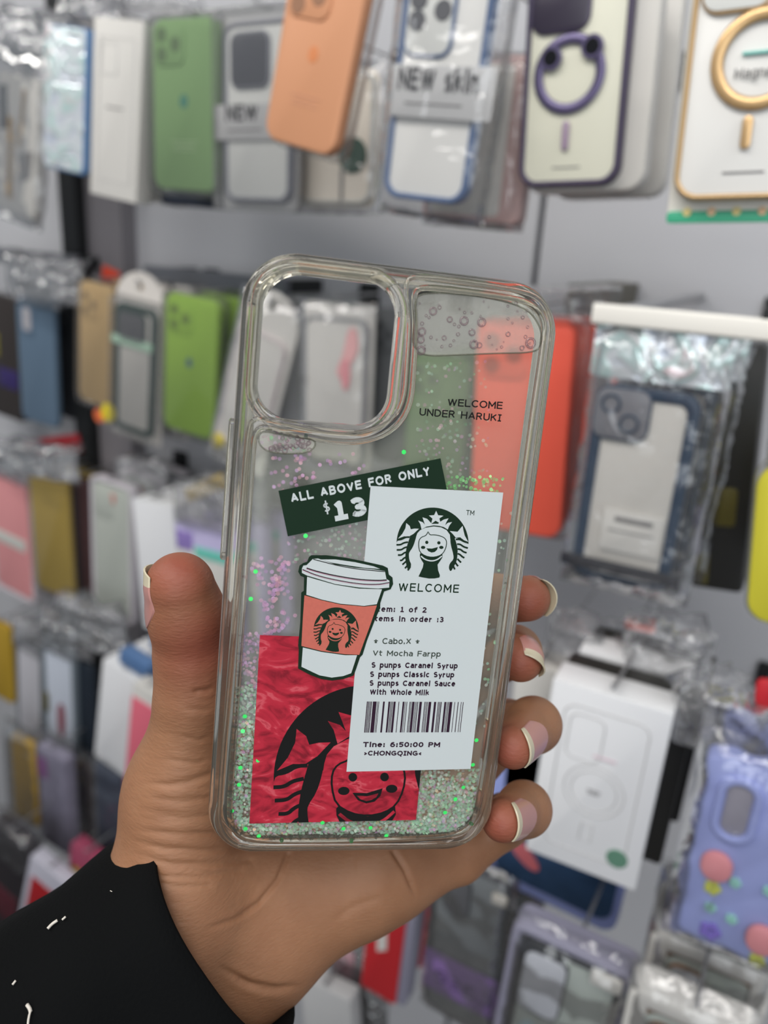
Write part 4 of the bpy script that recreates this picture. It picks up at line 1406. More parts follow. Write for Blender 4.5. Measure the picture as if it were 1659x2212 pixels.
def peg_hook(it, uv):
    """steel peg from the wall through the article's hang hole"""
    u, v = uv
    p = it.P(u, v)
    q = it.o.matrix_world @ Vector((p[0], p[1], -0.004))
    tip = q + Vector((0, -0.002, 0.0))
    root = Vector((q.x, WALL - 0.003, q.z + 0.004))
    what = it.label if len(it.label.split()) <= 13 else it.label.split(',')[0] if ',' in it.label else ' '.join(it.label.split()[:9])
    o = empty('peg_hook', 'peg holding the ' + what, 'hook', Matrix.Translation(root), 'steel pegs on the shop wall')
    mb = MB(); loft(mb, slab_loops(-.014, -.02, .014, .012, .003, 0, .003, .001))
    pl = mb.build('hook_plate', M_BLACKM, o)
    pl.rotation_euler = (math.radians(90), 0, 0)
    mb = MB()
    a = Vector((0, -0.002, 0)); b = tip - root
    tube(mb, [a, a.lerp(b, .5), b, b + Vector((0, -0.003, 0.004))], 0.0013, 8)
    mb.build('hook_rod', M_STEEL, o, smooth=True)

def spares(it, n, short, dy=0.034, dz=0.0):
    """more of the same article queued on the same peg: copies of the thing and of each of its parts"""
    grp = short + ' on one peg'
    it.o['group'] = grp
    for k in range(1, n + 1):
        r = it.o.copy()
        COL.objects.link(r)
        m = it.o.matrix_world.copy()
        m.translation = m.translation + Vector((0.0025 * math.sin(k * 2.1), dy * k, dz * k))
        r.matrix_world = m
        r['label'] = ('spare directly behind the front ' if k == 1 else 'second spare further behind the front ') + short
        r['group'] = grp
        for ch in [c for c in COL.objects if c.parent is it.o]:
            c = ch.copy(); COL.objects.link(c); c.parent = r
            for g in [g for g in COL.objects if g.parent is ch]:
                d = g.copy(); COL.objects.link(d); d.parent = c
# ------------------------------------------------------------------ upper row
it = Item('phone_case_pack', 'clear pack with gold and black streaked white card, far left of the upper row', 'phone case', (40, 155), (30, 465), 96, .70, hook=(.5, -.02))
it.slab('card', .04, .02, .96, .98, .006, -.012, 0, M_CARD, .001)
for a in (((.30, .30), (.42, .33), (.46, .9), (.30, .88)), ((.62, .1), (.7, .12), (.6, .5), (.52, .5))):
    it.poly('streak', a, .0006, col('gold streak', (150, 120, 70)))
it.poly('streak', ((.05, .12), (.25, .1), (.3, .4), (.08, .42)), .0006, M_INKD)
it.poly('streak', ((.55, .55), (.9, .5), (.85, .7), (.6, .75)), .0006, M_INKG)
it.bag(-.1, -.16, 1.1, 1.06, -.016, .005, seed=1, amp=.003)

it = Item('phone_case_box', 'holographic silver box with blue sides beside the slim white box', 'phone case', (143, 56), (138, 370), 96, .655)
it.slab('box_body', 0, 0, 1, 1, .008, -.020, 0, col('blue box side', (88, 124, 168)), .002)
it.slab('foil_front', .02, .01, .93, .985, .006, -.002, .0008, M_HOLO, .0006)

it = Item('phone_case_box', 'slim white box with faint phone outline, left of the green case', 'phone case', (256, 40), (243, 428), 104, .62)
it.slab('box_body', 0, 0, 1, 1, .001, -.022, 0, M_CARD, .0004)
it.line('printed_outline', [([(.14, .10), (.86, .10), (.86, .90), (.14, .90)], True), ([(.18, .13), (.50, .13), (.50, .30), (.18, .30)], True)], .0002, .0005, M_CARDG)
it.slab('lettering', .30, .475, .66, .485, .0004, 0, .0004, M_INKG, .0001)

it = Item('phone_case', 'sage green soft case in a clear pack beside the white box, upper row', 'phone case', (396, 36), (398, 412), 138, .60)
silicone(it, (128, 164, 106), cam=(.05, .03, .52, .27), logo=(60, 130, 110), script=(160, 186, 140), name='sage')
it.slab('clear_box', -.05, -.03, 1.05, 1.035, .012, -.016, .004, M_PACK, .002)
it = Item('phone_case_pack', 'navy bottomed pack hanging behind the sage green case', 'phone case', (402, 120), (402, 446), 120, .66, hook=False)
it.slab('pack_body', 0, 0, 1, 1, .006, -.02, 0, col('navy pack', (46, 52, 66)), .002)

it = Item('phone_case_pack', 'clear pack lettered NEW with a grey rimmed case, behind the peach case', 'phone case', (548, 16), (548, 452), 168, .60)
it.slab('backing_card', .0, .0, 1, 1, .003, -.012, -.008, M_CARDG, .0005)
framed(it, (120, 122, 132), M_FROST, th=.05, cam=(.12, .05, .70, .36), lens_col=col('smoke lens', (74, 76, 84), rough=.25), name='smoke', box=(.10, .06, .96, .96))
it.slab('label_band', .0, .46, 1, .64, .001, .0012, .0018, M_CARDG, .0002)
it.text('lettering', 'NEW', .36, .545, .0135, .0021, M_INKD, .22, width=.036)
it.slab('lettering', .16, .585, .62, .595, .0004, .0018, .0021, M_INKG, .0001)
it.slab('clear_box', -.01, -.01, 1.01, 1.01, .004, -.014, .0045, M_PACK, .001)

it = Item('phone_case', 'peach soft case tilted out in front of the upper row', 'phone case', (712, -75), (640, 318), 163, .50, yaw=-6)
silicone(it, (204, 146, 110), cam=(.05, .03, .62, .29), logo=(206, 128, 80), script=(190, 136, 106), name='peach')
it.slab('clear_tray', -.02, .01, 1.07, 1.03, .013, -.0150, -.0095, M_PACK, .002)

it = Item('phone_case_pack', 'clear pack with a dark green round emblem below the peach case', 'phone case', (722, 150), (716, 445), 176, .63)
it.slab('backing_card', .02, .0, .98, 1, .010, -.010, -.006, col('cream card', (226, 216, 200)), .0005)
framed(it, (190, 190, 186), col('cream back', (228, 218, 204)), th=.04, name='clear cream', box=(.03, .02, .97, .98))
it.disc('round_emblem', .74, .62, it.w * .17, -.001, .0006, col('emblem green', (28, 62, 44)))
it.slab('stripe', .60, .72, .63, .97, .0004, -.001, .0004, M_INKG, .0002)
it.bag(-.04, -.05, 1.08, 1.06, -.013, .004, seed=3)

it = Item('phone_case_pack', 'blue rimmed clear case in a glossy bag lettered NEW skin', 'phone case', (985, -95), (915, 452), 240, .50, yaw=2)
framed(it, (74, 98, 138), col('white back', (226, 224, 220)), th=.06, cam=(.06, .05, .62, .36), lens_col=M_FROST, name='blue', box=(.08, .05, .86, .965))
for a, b in ((.24, .12), (.24, .20), (.46, .16)):
    it.disc('lens_ring', a + .0, b + .04, it.w * .075, .0014, .0026, col('lens grey', (90, 90, 94), rough=.3))
it.slab('label_band', .05, .41, 1.0, .62, .001, .0026, .0032, M_CARDG, .0002)
it.text('lettering', 'NEW skin', .50, .515, .0135, .0036, M_INKD, .20, width=.056)
it.slab('lettering', .22, .56, .74, .57, .0004, .0030, .0035, M_INKG, .0001)
it.bag(-.02, -.02, 1.05, 1.04, -.016, .006, seed=4, amp=.0030)

it = Item('phone_case_pack', 'dusty pink pack peeping out behind the blue rimmed case', 'phone case', (1050, 120), (1010, 478), 215, .57, hook=False)
it.slab('pack_body', 0, 0, 1, 1, .006, -.018, 0, col('dusty pink', (196, 164, 160)), .002)
it.slab('pack_panel', .08, .05, .80, .96, .004, -.001, .0006, M_CARD, .0003)
it.bag(-.03, -.04, 1.03, 1.04, -.02, .004, seed=5)

it = Item('phone_case', 'cream magnetic ring case with dark violet rim on a white box', 'phone case', (1257, -80), (1222, 402), 226, .53, yaw=2)
framed(it, (70, 62, 84), col('cream back panel', (214, 212, 194), rough=.4), th=.055, metal=.3, cam=(.05, .02, .62, .29), lens_col=col('violet lens', (54, 48, 62), rough=.3), name='violet')
it.ring('magnet_ring', .455, .477, it.w * .30, it.w * .095, .0006, col('violet metal', (98, 90, 122), rough=.3, metal=.5), flat=.25)
for u, v in ((.275, .40), (.665, .368)):
    q = it.disc('lens_cover', u, v, it.w * .105, .0, .0028, col('violet metal', (98, 90, 122), metal=.5))
    it.disc('lens_glass', u, v, it.w * .072, .0024, .0034, M_LENS, parent=q)
it.slab('magnet_bar', .425, .69, .495, .83, .004, -.001, .0012, col('mauve bar', (150, 130, 150), rough=.35), .0008)
it.slab('lettering', .34, .905, .62, .912, .0004, -.0016, -.001, M_INKG, .0001)
it.slab('box_tray', .02, -.02, 1.22, 1.025, .012, -.028, -.0105, col('pale box', (206, 202, 196)), .003)

it = Item('phone_case', 'gold rimmed white magnetic ring case on a card with green lower band', 'phone case', (1655, -90), (1585, 430), 296, .455, yaw=2)
framed(it, (196, 164, 122), col('white back', (226, 224, 220)), th=.045, metal=.55, cam=(.06, .02, .60, .20), lens_col=M_FROST, name='gold')
it.ring('magnet_ring', .56, .40, it.w * .32, it.w * .10, .0006, col('gold metal', (206, 170, 122), rough=.3, metal=.5))
it.text('lettering', 'Magnetic', .58, .475, .0045, .0002, M_INKG, .16, width=.024)
it.slab('lettering', .42, .365, .74, .378, .0004, -.0012, .0003, col('teal ink', (120, 190, 180)), .0001)
it.slab('magnet_bar', .49, .635, .57, .78, .004, -.001, .0012, col('gold metal', (206, 170, 122)), .0008)
it.slab('lettering', .38, .875, .70, .884, .0004, -.0016, -.001, M_INKG, .0001)
it.slab('card', -.05, -.05, 1.05, 1.10, .004, -.018, -.0105, col('card cream', (222, 218, 208)), .001)
it.slab('green_band', -.05, 1.045, 1.05, 1.102, .002, -.012, -.0098, col('green card band', (60, 166, 128)), .0004)
for k in range(5):
    it.disc('scallop', .12 + k * .2, 1.05, it.w * .035, -.0105, -.0092, col('peach dot' if k % 2 else 'straw dot', (226, 190, 150) if k % 2 else (222, 206, 140)))

# ------------------------------------------------------------------ middle row
it = Item('phone_case', 'slate blue soft case among shiny bags, left of the black upright', 'phone case', (72, 645), (85, 915), 82, .78)
silicone(it, (92, 112, 132), cam=(.12, .05, .50, .30), lens=False, name='slate')
it.slab('camera_window', .20, .08, .42, .26, .006, .0, .0022, col('pale window', (176, 172, 176)), .0006)
it.bag(-.1, -.30, 1.1, .07, -.015, .006, m=M_BAGM, seed=6, amp=.004, pin=1.2)
it = Item('phone_case', 'black case hanging next to the slate blue one', 'phone case', (135, 655), (138, 900), 54, .825)
silicone(it, (34, 36, 42), cam=(.1, .05, .6, .3), name='black')
it.bag(-.1, -.34, 1.1, .07, -.015, .006, m=M_BAGM, seed=7, amp=.004, pin=1.2)
it = Item('phone_case', 'narrow dark red case edge behind the black case', 'phone case', (157, 655), (160, 860), 24, .835, hook=False)
silicone(it, (132, 30, 34), cam=None, name='dark red')
it = Item('phone_case_pack', 'dark pack with a violet patch at the far left edge', 'phone case', (0, 640), (12, 900), 74, .80)
it.slab('pack_body', 0, 0, 1, 1, .004, -.02, 0, col('dark pack', (52, 46, 44)), .002)
it.slab('violet_patch', .35, .58, .95, .74, .003, -.001, .0008, col('violet patch', (52, 40, 96)), .0004)
it.slab('olive_patch', .1, .30, .4, .5, .003, -.001, .0008, col('olive patch', (120, 112, 40)), .0004)

it = Item('phone_case', 'tan soft case left of the round-topped white card', 'phone case', (206, 612), (203, 872), 74, .74)
silicone(it, (206, 172, 118), cam=(.08, .05, .62, .30), name='tan')
it.slab('clear_box', -.04, -.02, 1.04, 1.03, .01, -.016, .004, M_PACK, .002)
it.disc('price_dot', .70, 1.08, it.w * .16, .001, .0025, col('orange sticker', (226, 112, 66)), label='orange round price sticker')

def round_card(it, m, v=0.11, n=12):
    """card with a half-round top and a hang hole"""
    x = it.w / 2
    ytop = it.h - x * .92
    arc = [(x * math.cos(math.pi * k / n), ytop + x * .92 * math.sin(math.pi * k / n)) for k in range(n + 1)]
    pts = [(-x, 0), (x, 0)] + arc
    hl = [(x * .12 * math.cos(2 * math.pi * k / 12), it.h - x * .42 + x * .12 * math.sin(2 * math.pi * k / 12)) for k in range(12)]
    tri = tessellate_polygon([[Vector((*p, 0)) for p in pts], [Vector((*p, 0)) for p in hl[::-1]]])
    mb = MB()
    al = pts + hl[::-1]
    N = len(al)
    mb.add([(*p, -.006) for p in al] + [(*p, -.010) for p in al], list(tri) + [tuple(i + N for i in t[::-1]) for t in tri])
    L = len(pts)
    mb.f += [(i, (i + 1) % L, N + (i + 1) % L, N + i) for i in range(L)]
    mb.m += [0] * L
    return mb.build('backing_card', m, it.o)
it = Item('phone_case_pack', 'round-topped white card holding a dark green rimmed clear case', 'phone case', (296, 588), (286, 948), 108, .72, hook=(.5, .055))
round_card(it, col('card', (216, 210, 204)))
framed(it, (44, 66, 62), col('greyish back', (200, 196, 190)), th=.12, cam=(.10, .05, .78, .30), lens_col=col('lens grey', (90, 90, 94)), name='bottle green', box=(.06, .19, .90, .965))
it.slab('mint_label', .02, .385, .86, .435, .001, .0008, .0016, col('mint label', (190, 226, 200)), .0002)
it.disc('price_dot', -.02, .885, it.w * .15, .001, .003, col('yellow sticker', (226, 204, 40)), label='yellow round price sticker')
it.slab('clear_box', .0, .15, 1.0, 1.0, .008, -.006, .0045, M_PACK, .001)
it = Item('hang_tag', 'small red tag behind the tan case', 'tag', (240, 580), (236, 612), 40, .80, hook=False)
it.slab('tag_card', 0, 0, 1, 1, .002, -.002, 0, col('red tag', (206, 70, 46)), .0004)

it = Item('phone_case', 'lime green soft case right of the round-topped card', 'phone case', (413, 640), (404, 936), 112, .70)
silicone(it, (150, 190, 62), cam=(.06, .05, .56, .28), lens=True, name='lime', logo=(70, 110, 120))
it.slab('clear_box', -.04, -.02, 1.06, 1.03, .012, -.020, .004, M_PACK, .002)

it = Item('phone_case_pack', 'glossy white round-topped pack with a yellow dot, partly behind the glitter case', 'phone case', (588, 632), (500, 1005), 132, .66, hook=(.5, .05))
round_card(it, M_CARD)
framed(it, (206, 196, 196), M_CARD, th=.05, name='pearl', box=(.08, .22, .92, .88))
it.disc('price_dot', .18, .90, it.w * .115, .001, .003, col('yellow sticker', (226, 204, 40)), label='yellow round price sticker')
it.bag(-.02, .02, 1.04, 1.02, -.012, .006, seed=8, amp=.003)

it = Item('phone_case_pack', 'shiny white pack with pink figures seen through the camera opening', 'phone case', (722, 655), (715, 1010), 150, .66)
it.slab('backing_card', 0, 0, 1, 1, .004, -.012, -.008, M_CARD, .0006)
framed(it, (150, 150, 152), M_CARD, th=.05, name='silver grey', box=(.05, .08, .95, .97))
it.poly('pink_shape', ((.70, .14), (.80, .12), (.86, .22), (.82, .30), (.72, .36), (.60, .44), (.54, .40), (.64, .30)), .0006, col('rose pink', (232, 176, 176)), sm=2)
it.poly('pink_shape', ((.60, .34), (.72, .30), (.76, .42), (.70, .52), (.62, .46)), .0008, col('rose', (226, 150, 156)), sm=2)
it.bag(-.03, -.02, 1.03, 1.02, -.016, .006, seed=9, amp=.0035)
it = Item('phone_case', 'dark grey case next to the shiny white pack behind the glitter case', 'phone case', (842, 665), (835, 1000), 70, .69)
silicone(it, (92, 94, 96), cam=(.08, .05, .7, .28), name='dark grey')

it = Item('phone_case', 'olive green soft case behind the clear panel, beside the red one', 'phone case', (950, 770), (925, 1085), 128, .64)
silicone(it, (106, 142, 84), cam=(.06, .04, .56, .27), name='olive')
it.slab('clear_box', -.04, -.03, 1.06, 1.03, .012, -.020, .004, M_PACK, .002)
it = Item('phone_case', 'coral red soft case in a clear tray behind the glitter case', 'phone case', (1133, 690), (1108, 1150), 205, .57, hook=(.25, -.03))
silicone(it, (232, 92, 72), cam=(.05, .04, .56, .27), name='coral', lens=True, t=.013)
it.slab('clear_tray', -.03, -.02, 1.10, 1.025, .014, -.021, -.010, M_PACK, .002)
it.bag(-.04, -.14, 1.18, .02, -.024, .004, m=M_BAG, seed=10)

# price channel on the right with its bracket
a, b = at_plane(1283, 676, .50), at_plane(1700, 716, .50)
o = empty('price_channel', 'white price channel above the blue bumper case', 'price rail', Matrix.Translation(a))
hh = at_plane(1283, 655, .50).z - at_plane(1283, 700, .50).z
mb = MB(); loft(mb, [[(x, y, z) for y, z in rrect(-.004, -hh / 2, .004, hh / 2, .002, 3)] for x in (0, .22)]); mb.build('channel', M_STRIP, o, smooth='auto')
for x in (.006, .214):
    tube(MB(), [(x, .003, 0), (x, WALL - .50 - .002, 0)], .004, 8).build('arm', M_STEEL, o, smooth=True)
mb = MB(); loft(mb, [[(x, y, z) for y, z in rrect(-.003, -.004, .004, .004, .001, 2)] for x in (.095, .135)]); k = mb.build('clip', M_BLACKM, o); k.location = (0, 0, hh / 2 + .002)
a = at_plane(1262, 655, .72)
o = empty('peg_bracket', 'small dark square bracket left of the white price channel', 'bracket', Matrix.Translation(a), None)
mb = MB(); box_mb(-.014, -.01, -.016, .014, WALL - .72 - .001, .016, mb); mb.build('bracket_body', col('olive steel', (92, 88, 76)), o)
mb = MB(); box_mb(-.005, -.013, -.006, .005, -.0095, .006, mb); mb.build('bracket_slot', M_BLACKM, o)

it = Item('phone_case', 'blue bumper clear case in a bag with holographic header on the right', 'phone case', (1402, 842), (1330, 1268), 222, .50, yaw=3)
fb = framed(it, (30, 52, 76), col('greyish back', (200, 196, 190)), th=.115, cam=(.0, .0, .56, .26), lens_col=col('smoke plate', (116, 116, 122), rough=.3), name='bumper blue', metal=.1)
for u, v in ((.17, .085), (.37, .17)):
    it.ring('lens_ring', u, v, it.w * .085, it.w * .03, .0022, col('rim bumper blue', (30, 52, 76)))
for u in (.28, .5, .72):
    it.slab('bumper_pad', u - .06, .985, u + .06, 1.01, .001, -.008, .0008, col('rim bumper blue', (30, 52, 76)), .0006)
wl = it.slab('white_label', .26, .60, .86, .81, .001, -.001, .0008, M_CARD, .0002)
it.slab('lettering', .38, .63, .76, .655, .0006, .0006, .0011, M_INKG, .0001, parent=wl)
it.slab('lettering', .32, .70, .78, .707, .0004, .0006, .0011, M_INKG, .0001, parent=wl)
it.slab('header_band', -.10, .86, 1.10, .92, .001, .004, .0052, col('grey band', (44, 44, 50)), .0003)
it.slab('holographic_header', -.10, -.27, 1.20, -.03, .002, -.006, -.003, M_HOLO, .0006)
it.bag(-.10, -.28, 1.22, 1.04, -.016, .007, seed=11, amp=.0022, pin=1.4)
it = Item('phone_case_pack', 'dark pack with yellow print right of the blue bumper case', 'phone case', (1592, 745), (1545, 1275), 120, .56)
it.slab('pack_body', 0, 0, 1, 1, .004, -.03, 0, col('black pack', (34, 33, 30)), .002)
it.slab('yellow_print', .30, .56, .75, .72, .003, -.001, .0008, col('dull yellow', (92, 84, 30)), .0004)
it.slab('violet_print', .0, .64, .14, .86, .002, -.001, .0009, col('violet print', (88, 76, 128)), .0004)
it.slab('yellow_print', .10, .84, .34, .98, .002, -.001, .0008, col('dull yellow', (92, 84, 30)), .0004)
it = Item('phone_case', 'bright yellow case in a clear tray cut by the right edge', 'phone case', (1712, 1010), (1680, 1352), 150, .44)
silicone(it, (196, 188, 56), cam=None, name='bright yellow')
it.slab('clear_tray', -.06, -.03, 1.06, 1.035, .012, -.018, -.008, M_PACK, .002)

# ------------------------------------------------------------------ third row, left
it = Item('phone_case', 'rose pink case in a grey rimmed pack at the left edge', 'phone case', (22, 1028), (32, 1278), 88, .76)
silicone(it, (222, 150, 152), cam=None, name='rose pink')
it.slab('label_strip', .0, .50, .85, .60, .001, 0, .001, col('pale label', (206, 206, 200)), .0002)
it.frame('pack_rim', -.06, -.03, 1.08, 1.04, .012, .006, -.016, .002, col('pale rim', (196, 190, 196)))
it.bag(-.1, -.18, 1.12, .05, -.018, .005, m=M_BAGM, seed=12, amp=.003, pin=1)
it = Item('phone_case', 'mustard yellow case beside the rose pink one', 'phone case', (100, 1028), (118, 1282), 84, .74)
silicone(it, (208, 174, 66), cam=(.35, .05, .9, .24), lens=False, name='mustard')
it.slab('clear_box', -.05, -.03, 1.08, 1.03, .012, -.022, .004, M_PACK, .002)
it = Item('phone_case', 'dark maroon case behind the mustard yellow one', 'phone case', (170, 1035), (180, 1285), 48, .76)
silicone(it, (74, 50, 52), cam=None, name='maroon')
it = Item('phone_case', 'frosted grey green case with a small red tab, left of the white box', 'phone case', (238, 1048), (243, 1325), 84, .72)
silicone(it, (176, 180, 172), cam=(.06, .05, .56, .26), lens=False, name='frost')
it.slab('red_tab', .22, .06, .62, .13, .002, 0, .0012, col('red tab', (206, 120, 110)), .0004)
it.frame('pack_rim', -.05, -.03, 1.07, 1.04, .010, .005, -.014, .0015, col('pale rim', (196, 190, 196)))
it = Item('phone_case_box', 'plain white box right of the frosted case, behind the thumb', 'phone case', (328, 1085), (352, 1368), 88, .67)
it.slab('box_body', 0, 0, 1, 1, .002, -.03, 0, col('white box', (226, 226, 228)), .0006)
it = Item('phone_case_pack', 'lilac and white pack with a teal stripe behind the thumb', 'phone case', (440, 1140), (452, 1420), 130, .66)
it.slab('pack_body', 0, 0, 1, 1, .003, -.02, 0, col('lilac pack', (188, 180, 216)), .001)
it.slab('white_panel', .0, .16, .9, .95, .003, -.001, .0008, M_CARD, .0003)
it.slab('teal_stripe', .34, .15, .9, .23, .001, .0004, .0014, col('teal stripe', (110, 196, 180)), .0002)
it.slab('violet_block', .02, .06, .30, .2, .001, -.001, .001, col('violet block', (142, 122, 186)), .0002)
it.bag(-.05, -.30, 1.06, .02, -.022, .006, m=M_BAGM, seed=13, amp=.004, pin=1.3)
# crumpled empty header bags and a yellow tag above the third row
it = Item('plastic_bag', 'crumpled empty clear bag hanging above the lilac pack', 'bag', (300, 990), (310, 1080), 110, .74, hook=False)
it.bag(0, 0, 1, 1, -.012, .008, m=M_BAGM, seed=14, amp=.006, pin=1, name='bag_film')
it = Item('hang_tag', 'long dull yellow tag lying over the lilac pack', 'tag', (432, 1030), (452, 1080), 90, .70, yaw=0, hook=False)
it.slab('tag_card', 0, .2, 1, .8, .002, -.003, 0, col('dull yellow tag', (184, 160, 92)), .0006)

# ------------------------------------------------------------------ third row, right
it = Item('phone_case_box', 'white box with a faint phone and ring outline and green seal, right of the fingers', 'phone case', (1322, 1503), (1250, 1878), 262, .44, yaw=4)
it.slab('box_body', 0, 0, 1, 1, .0015, -.026, 0, col('white box', (226, 226, 228)), .0005)
it.slab('black_back', .02, .01, 1.16, .97, .003, -.046, -.0265, col('black pack', (34, 33, 30)), .002)
g = M_CARDG
ro = [((x / it.w) + .5, 1 - y / it.h) for x, y in rrect(-.36 * it.w, .10 * it.h, .36 * it.w, .90 * it.h, .008, 4)]
ri = [((x / it.w) + .5, 1 - y / it.h) for x, y in rrect(-.30 * it.w, .62 * it.h, .0 * it.w, .86 * it.h, .006, 4)]
def circ(it, u, v, r, n=30):
    return [(u + r * math.cos(2 * math.pi * k / n), v + r * it.w / it.h * math.sin(2 * math.pi * k / n)) for k in range(n)]
it.line('printed_outline', [(ro, True), (ri, True), (circ(it, .50, .53, .26), True), (circ(it, .50, .53, .20), True), ([(.45, .72), (.55, .72), (.55, .82), (.45, .82)], True)], .0001, .00045, g)
it.slab('lettering', .44, .525, .56, .532, .0004, 0, .0004, M_INKG, .0001)
it.slab('lettering', .45, .54, .55, .547, .0004, 0, .0004, M_INKG, .0001)
it.slab('pink_print', .44, .33, .64, .345, .0006, 0, .0004, col('faint pink ink', (216, 196, 204)), .0001)
it.disc('green_seal', .80, .855, it.w * .095, -.0005, .0008, col('seal green', (92, 132, 112)), label='green round seal')
it = Item('phone_case_box', 'white box edge just behind the white ring-outline box', 'phone case', (1160, 1440), (1128, 1730), 92, .50)
it.slab('box_body', 0, 0, 1, 1, .0015, -.03, 0, M_CARD, .0005)
it = Item('phone_case', 'periwinkle case with a dark blue print below the white box', 'phone case', (1225, 1600), (1160, 1945), 360, .50)
silicone(it, (150, 162, 220), cam=None, name='periwinkle', t=.014)
it.slab('dark_print', .18, .45, .96, .93, .012, -.001, .0008, col('deep blue print', (52, 78, 112), vary=.35, vscale=60), .0005)
it.poly('red_streak', ((.22, .62), (.40, .70), (.50, .80), (.42, .83), (.26, .74)), .0016, col('salmon red', (206, 110, 116)), sm=2)
it = Item('phone_case', 'wavy edged lavender case with small flowers at the right edge', 'phone case', (1672, 1672), (1572, 2060), 292, .42, yaw=3)
wave = []
for k in range(64):
    f = k / 64
    if f < .25: u, v = f / .25, 0
    elif f < .5: u, v = 1, (f - .25) / .25
    elif f < .75: u, v = 1 - (f - .5) / .25, 1
    else: u, v = 0, 1 - (f - .75) / .25
    wob = .040 * math.cos(v * 6 * math.pi) if u in (0, 1) else 0
    cu = (1 if u > .5 else -1)
    wave.append((u + wob * cu * (1 if 0.05 < v < .95 else 0), v + (.012 * math.cos(u * 6 * math.pi) if v in (0, 1) else 0)))
mlav = col('lavender', (150, 160, 216), rough=.5)
pts = [it.P(*p) for p in smooth_pts(wave, True, 2)]
mb = MB()
cxm, cym = 0, it.h / 2
loft(mb, [[(cxm + (x - cxm) * k1, cym + (y - cym) * k2, z) for x, y in pts] for k1, k2, z in ((.97, .985, -.016), (1, 1, -.013), (1, 1, -.003), (.985, .99, -.0008), (.95, .97, 0))])
mb.build('case_body', mlav, it.o, smooth='auto')
it.frame('camera_surround', .12, .06, .48, .40, .012, it.w * .07, -.003, .003, mlav)
it.slab('camera_window', .20, .10, .40, .36, .006, -.001, .0008, col('grey window', (146, 142, 154)), .0003)
def flower(it, u, v, r, m, mc=None):
    mb = MB()
    c = it.P(u, v)
    for k in range(5):
        a = 2 * math.pi * k / 5
        n = 12
        cc = (c[0] + r * .6 * math.cos(a), c[1] + r * .6 * math.sin(a))
        loft(mb, [[(cc[0] + r * .45 * q * math.cos(2 * math.pi * j / n), cc[1] + r * .45 * q * math.sin(2 * math.pi * j / n), z) for j in range(n)] for q, z in ((1, -.0005), (1, .0012), (.6, .0020))])
    return mb.build('flower', m, it.o, smooth='auto')
mint, vio = col('mint flower', (150, 206, 196)), col('violet flower', (116, 96, 190))
for u, v in ((.42, .60), (.68, .58), (.28, .78), (.46, .80)):
    flower(it, u, v, it.w * .05, mint)
flower(it, .32, .91, it.w * .09, vio)
mp, ml = col('pink blob', (222, 140, 146)), col('lime blob', (190, 194, 70))
for u, v in ((.25, .56), (.88, .50), (.72, .86)):
    q = it.slab('pink_charm', u - .13, v - .10, u + .13, v + .06, .010, -.001, .005, mp, .003)
    flower(it, u + .01, v + .11, it.w * .07, ml)
it.bag(-.08, -.12, 1.08, 1.05, -.02, .009, seed=15)
it = Item('plastic_bag', 'crumpled clear bag above the wavy lavender case', 'bag', (1560, 1480), (1540, 1620), 220, .46, hook=False)
it.bag(0, 0, 1, 1, -.016, .01, m=M_BAGM, seed=16, amp=.006, pin=1, name='bag_film')
it = Item('plastic_bag', 'shiny crumpled bag between the fingertips and the white box', 'bag', (1285, 1350), (1265, 1450), 210, .52, hook=False)
it.bag(0, 0, 1, 1, -.016, .01, m=M_BAGM, seed=17, amp=.007, pin=1, name='bag_film')
it = Item('plastic_bag', 'crumpled bag with a red corner right of the white box top', 'bag', (1445, 1345), (1430, 1470), 200, .50, hook=False)
it.bag(0, 0, 1, 1, -.016, .01, m=M_BAGM, seed=18, amp=.006, pin=1, name='bag_film')
it.slab('red_corner', .02, .10, .36, .24, .002, -.001, .001, col('red tab', (206, 120, 110)), .0004)
it = Item('hang_tag', 'small bright red tag at the right edge above the lavender case', 'tag', (1655, 1470), (1650, 1530), 44, .46, hook=False)
it.slab('tag_card', 0, 0, 1, 1, .004, -.004, 0, col('bright red tag', (190, 34, 44)), .001)

# ------------------------------------------------------------------ bottom rows, right
it = Item('phone_case_pack', 'smoky clear case with a violet paper band lettered in reverse, under the palm', 'phone case', (1020, 1880), (985, 2205), 172, .46)
framed(it, (58, 60, 64), col('smoke back', (116, 120, 122), rough=.4), th=.05, cam=(.16, .06, .52, .32), lens_col=col('lens grey', (90, 90, 94)), name='charcoal')
pb = it.slab('paper_band', -.02, .60, 1.02, .86, .001, .0008, .0018, col('violet band', (140, 106, 172)), .0003)
it.text('lettering', 'case', .55, .785, .017, .0021, col('dark violet ink', (84, 58, 112)), .14, width=.050, mirror=True, parent=pb)
it.slab('clip', .80, .06, 1.0, .12, .002, .0, .003, col('pale clip', (196, 190, 180)), .0008)
it.bag(-.08, -.04, 1.08, 1.04, -.016, .006, seed=19)
it = Item('phone_case_pack', 'black rimmed floral clear case in a lilac tray at the bottom', 'phone case', (1236, 2072), (1150, 2440), 228, .42, yaw=3)
it.frame('tray', -.12, -.06, 1.10, 1.04, .008, .006, -.020, .002, col('lilac tray', (140, 138, 156)))
framed(it, (30, 32, 38), col('misty back', (176, 184, 178), vary=.12, vscale=40), th=.06, cam=(.04, .03, .50, .36), lens_col=col('pale plate', (196, 198, 206)), name='ink black')
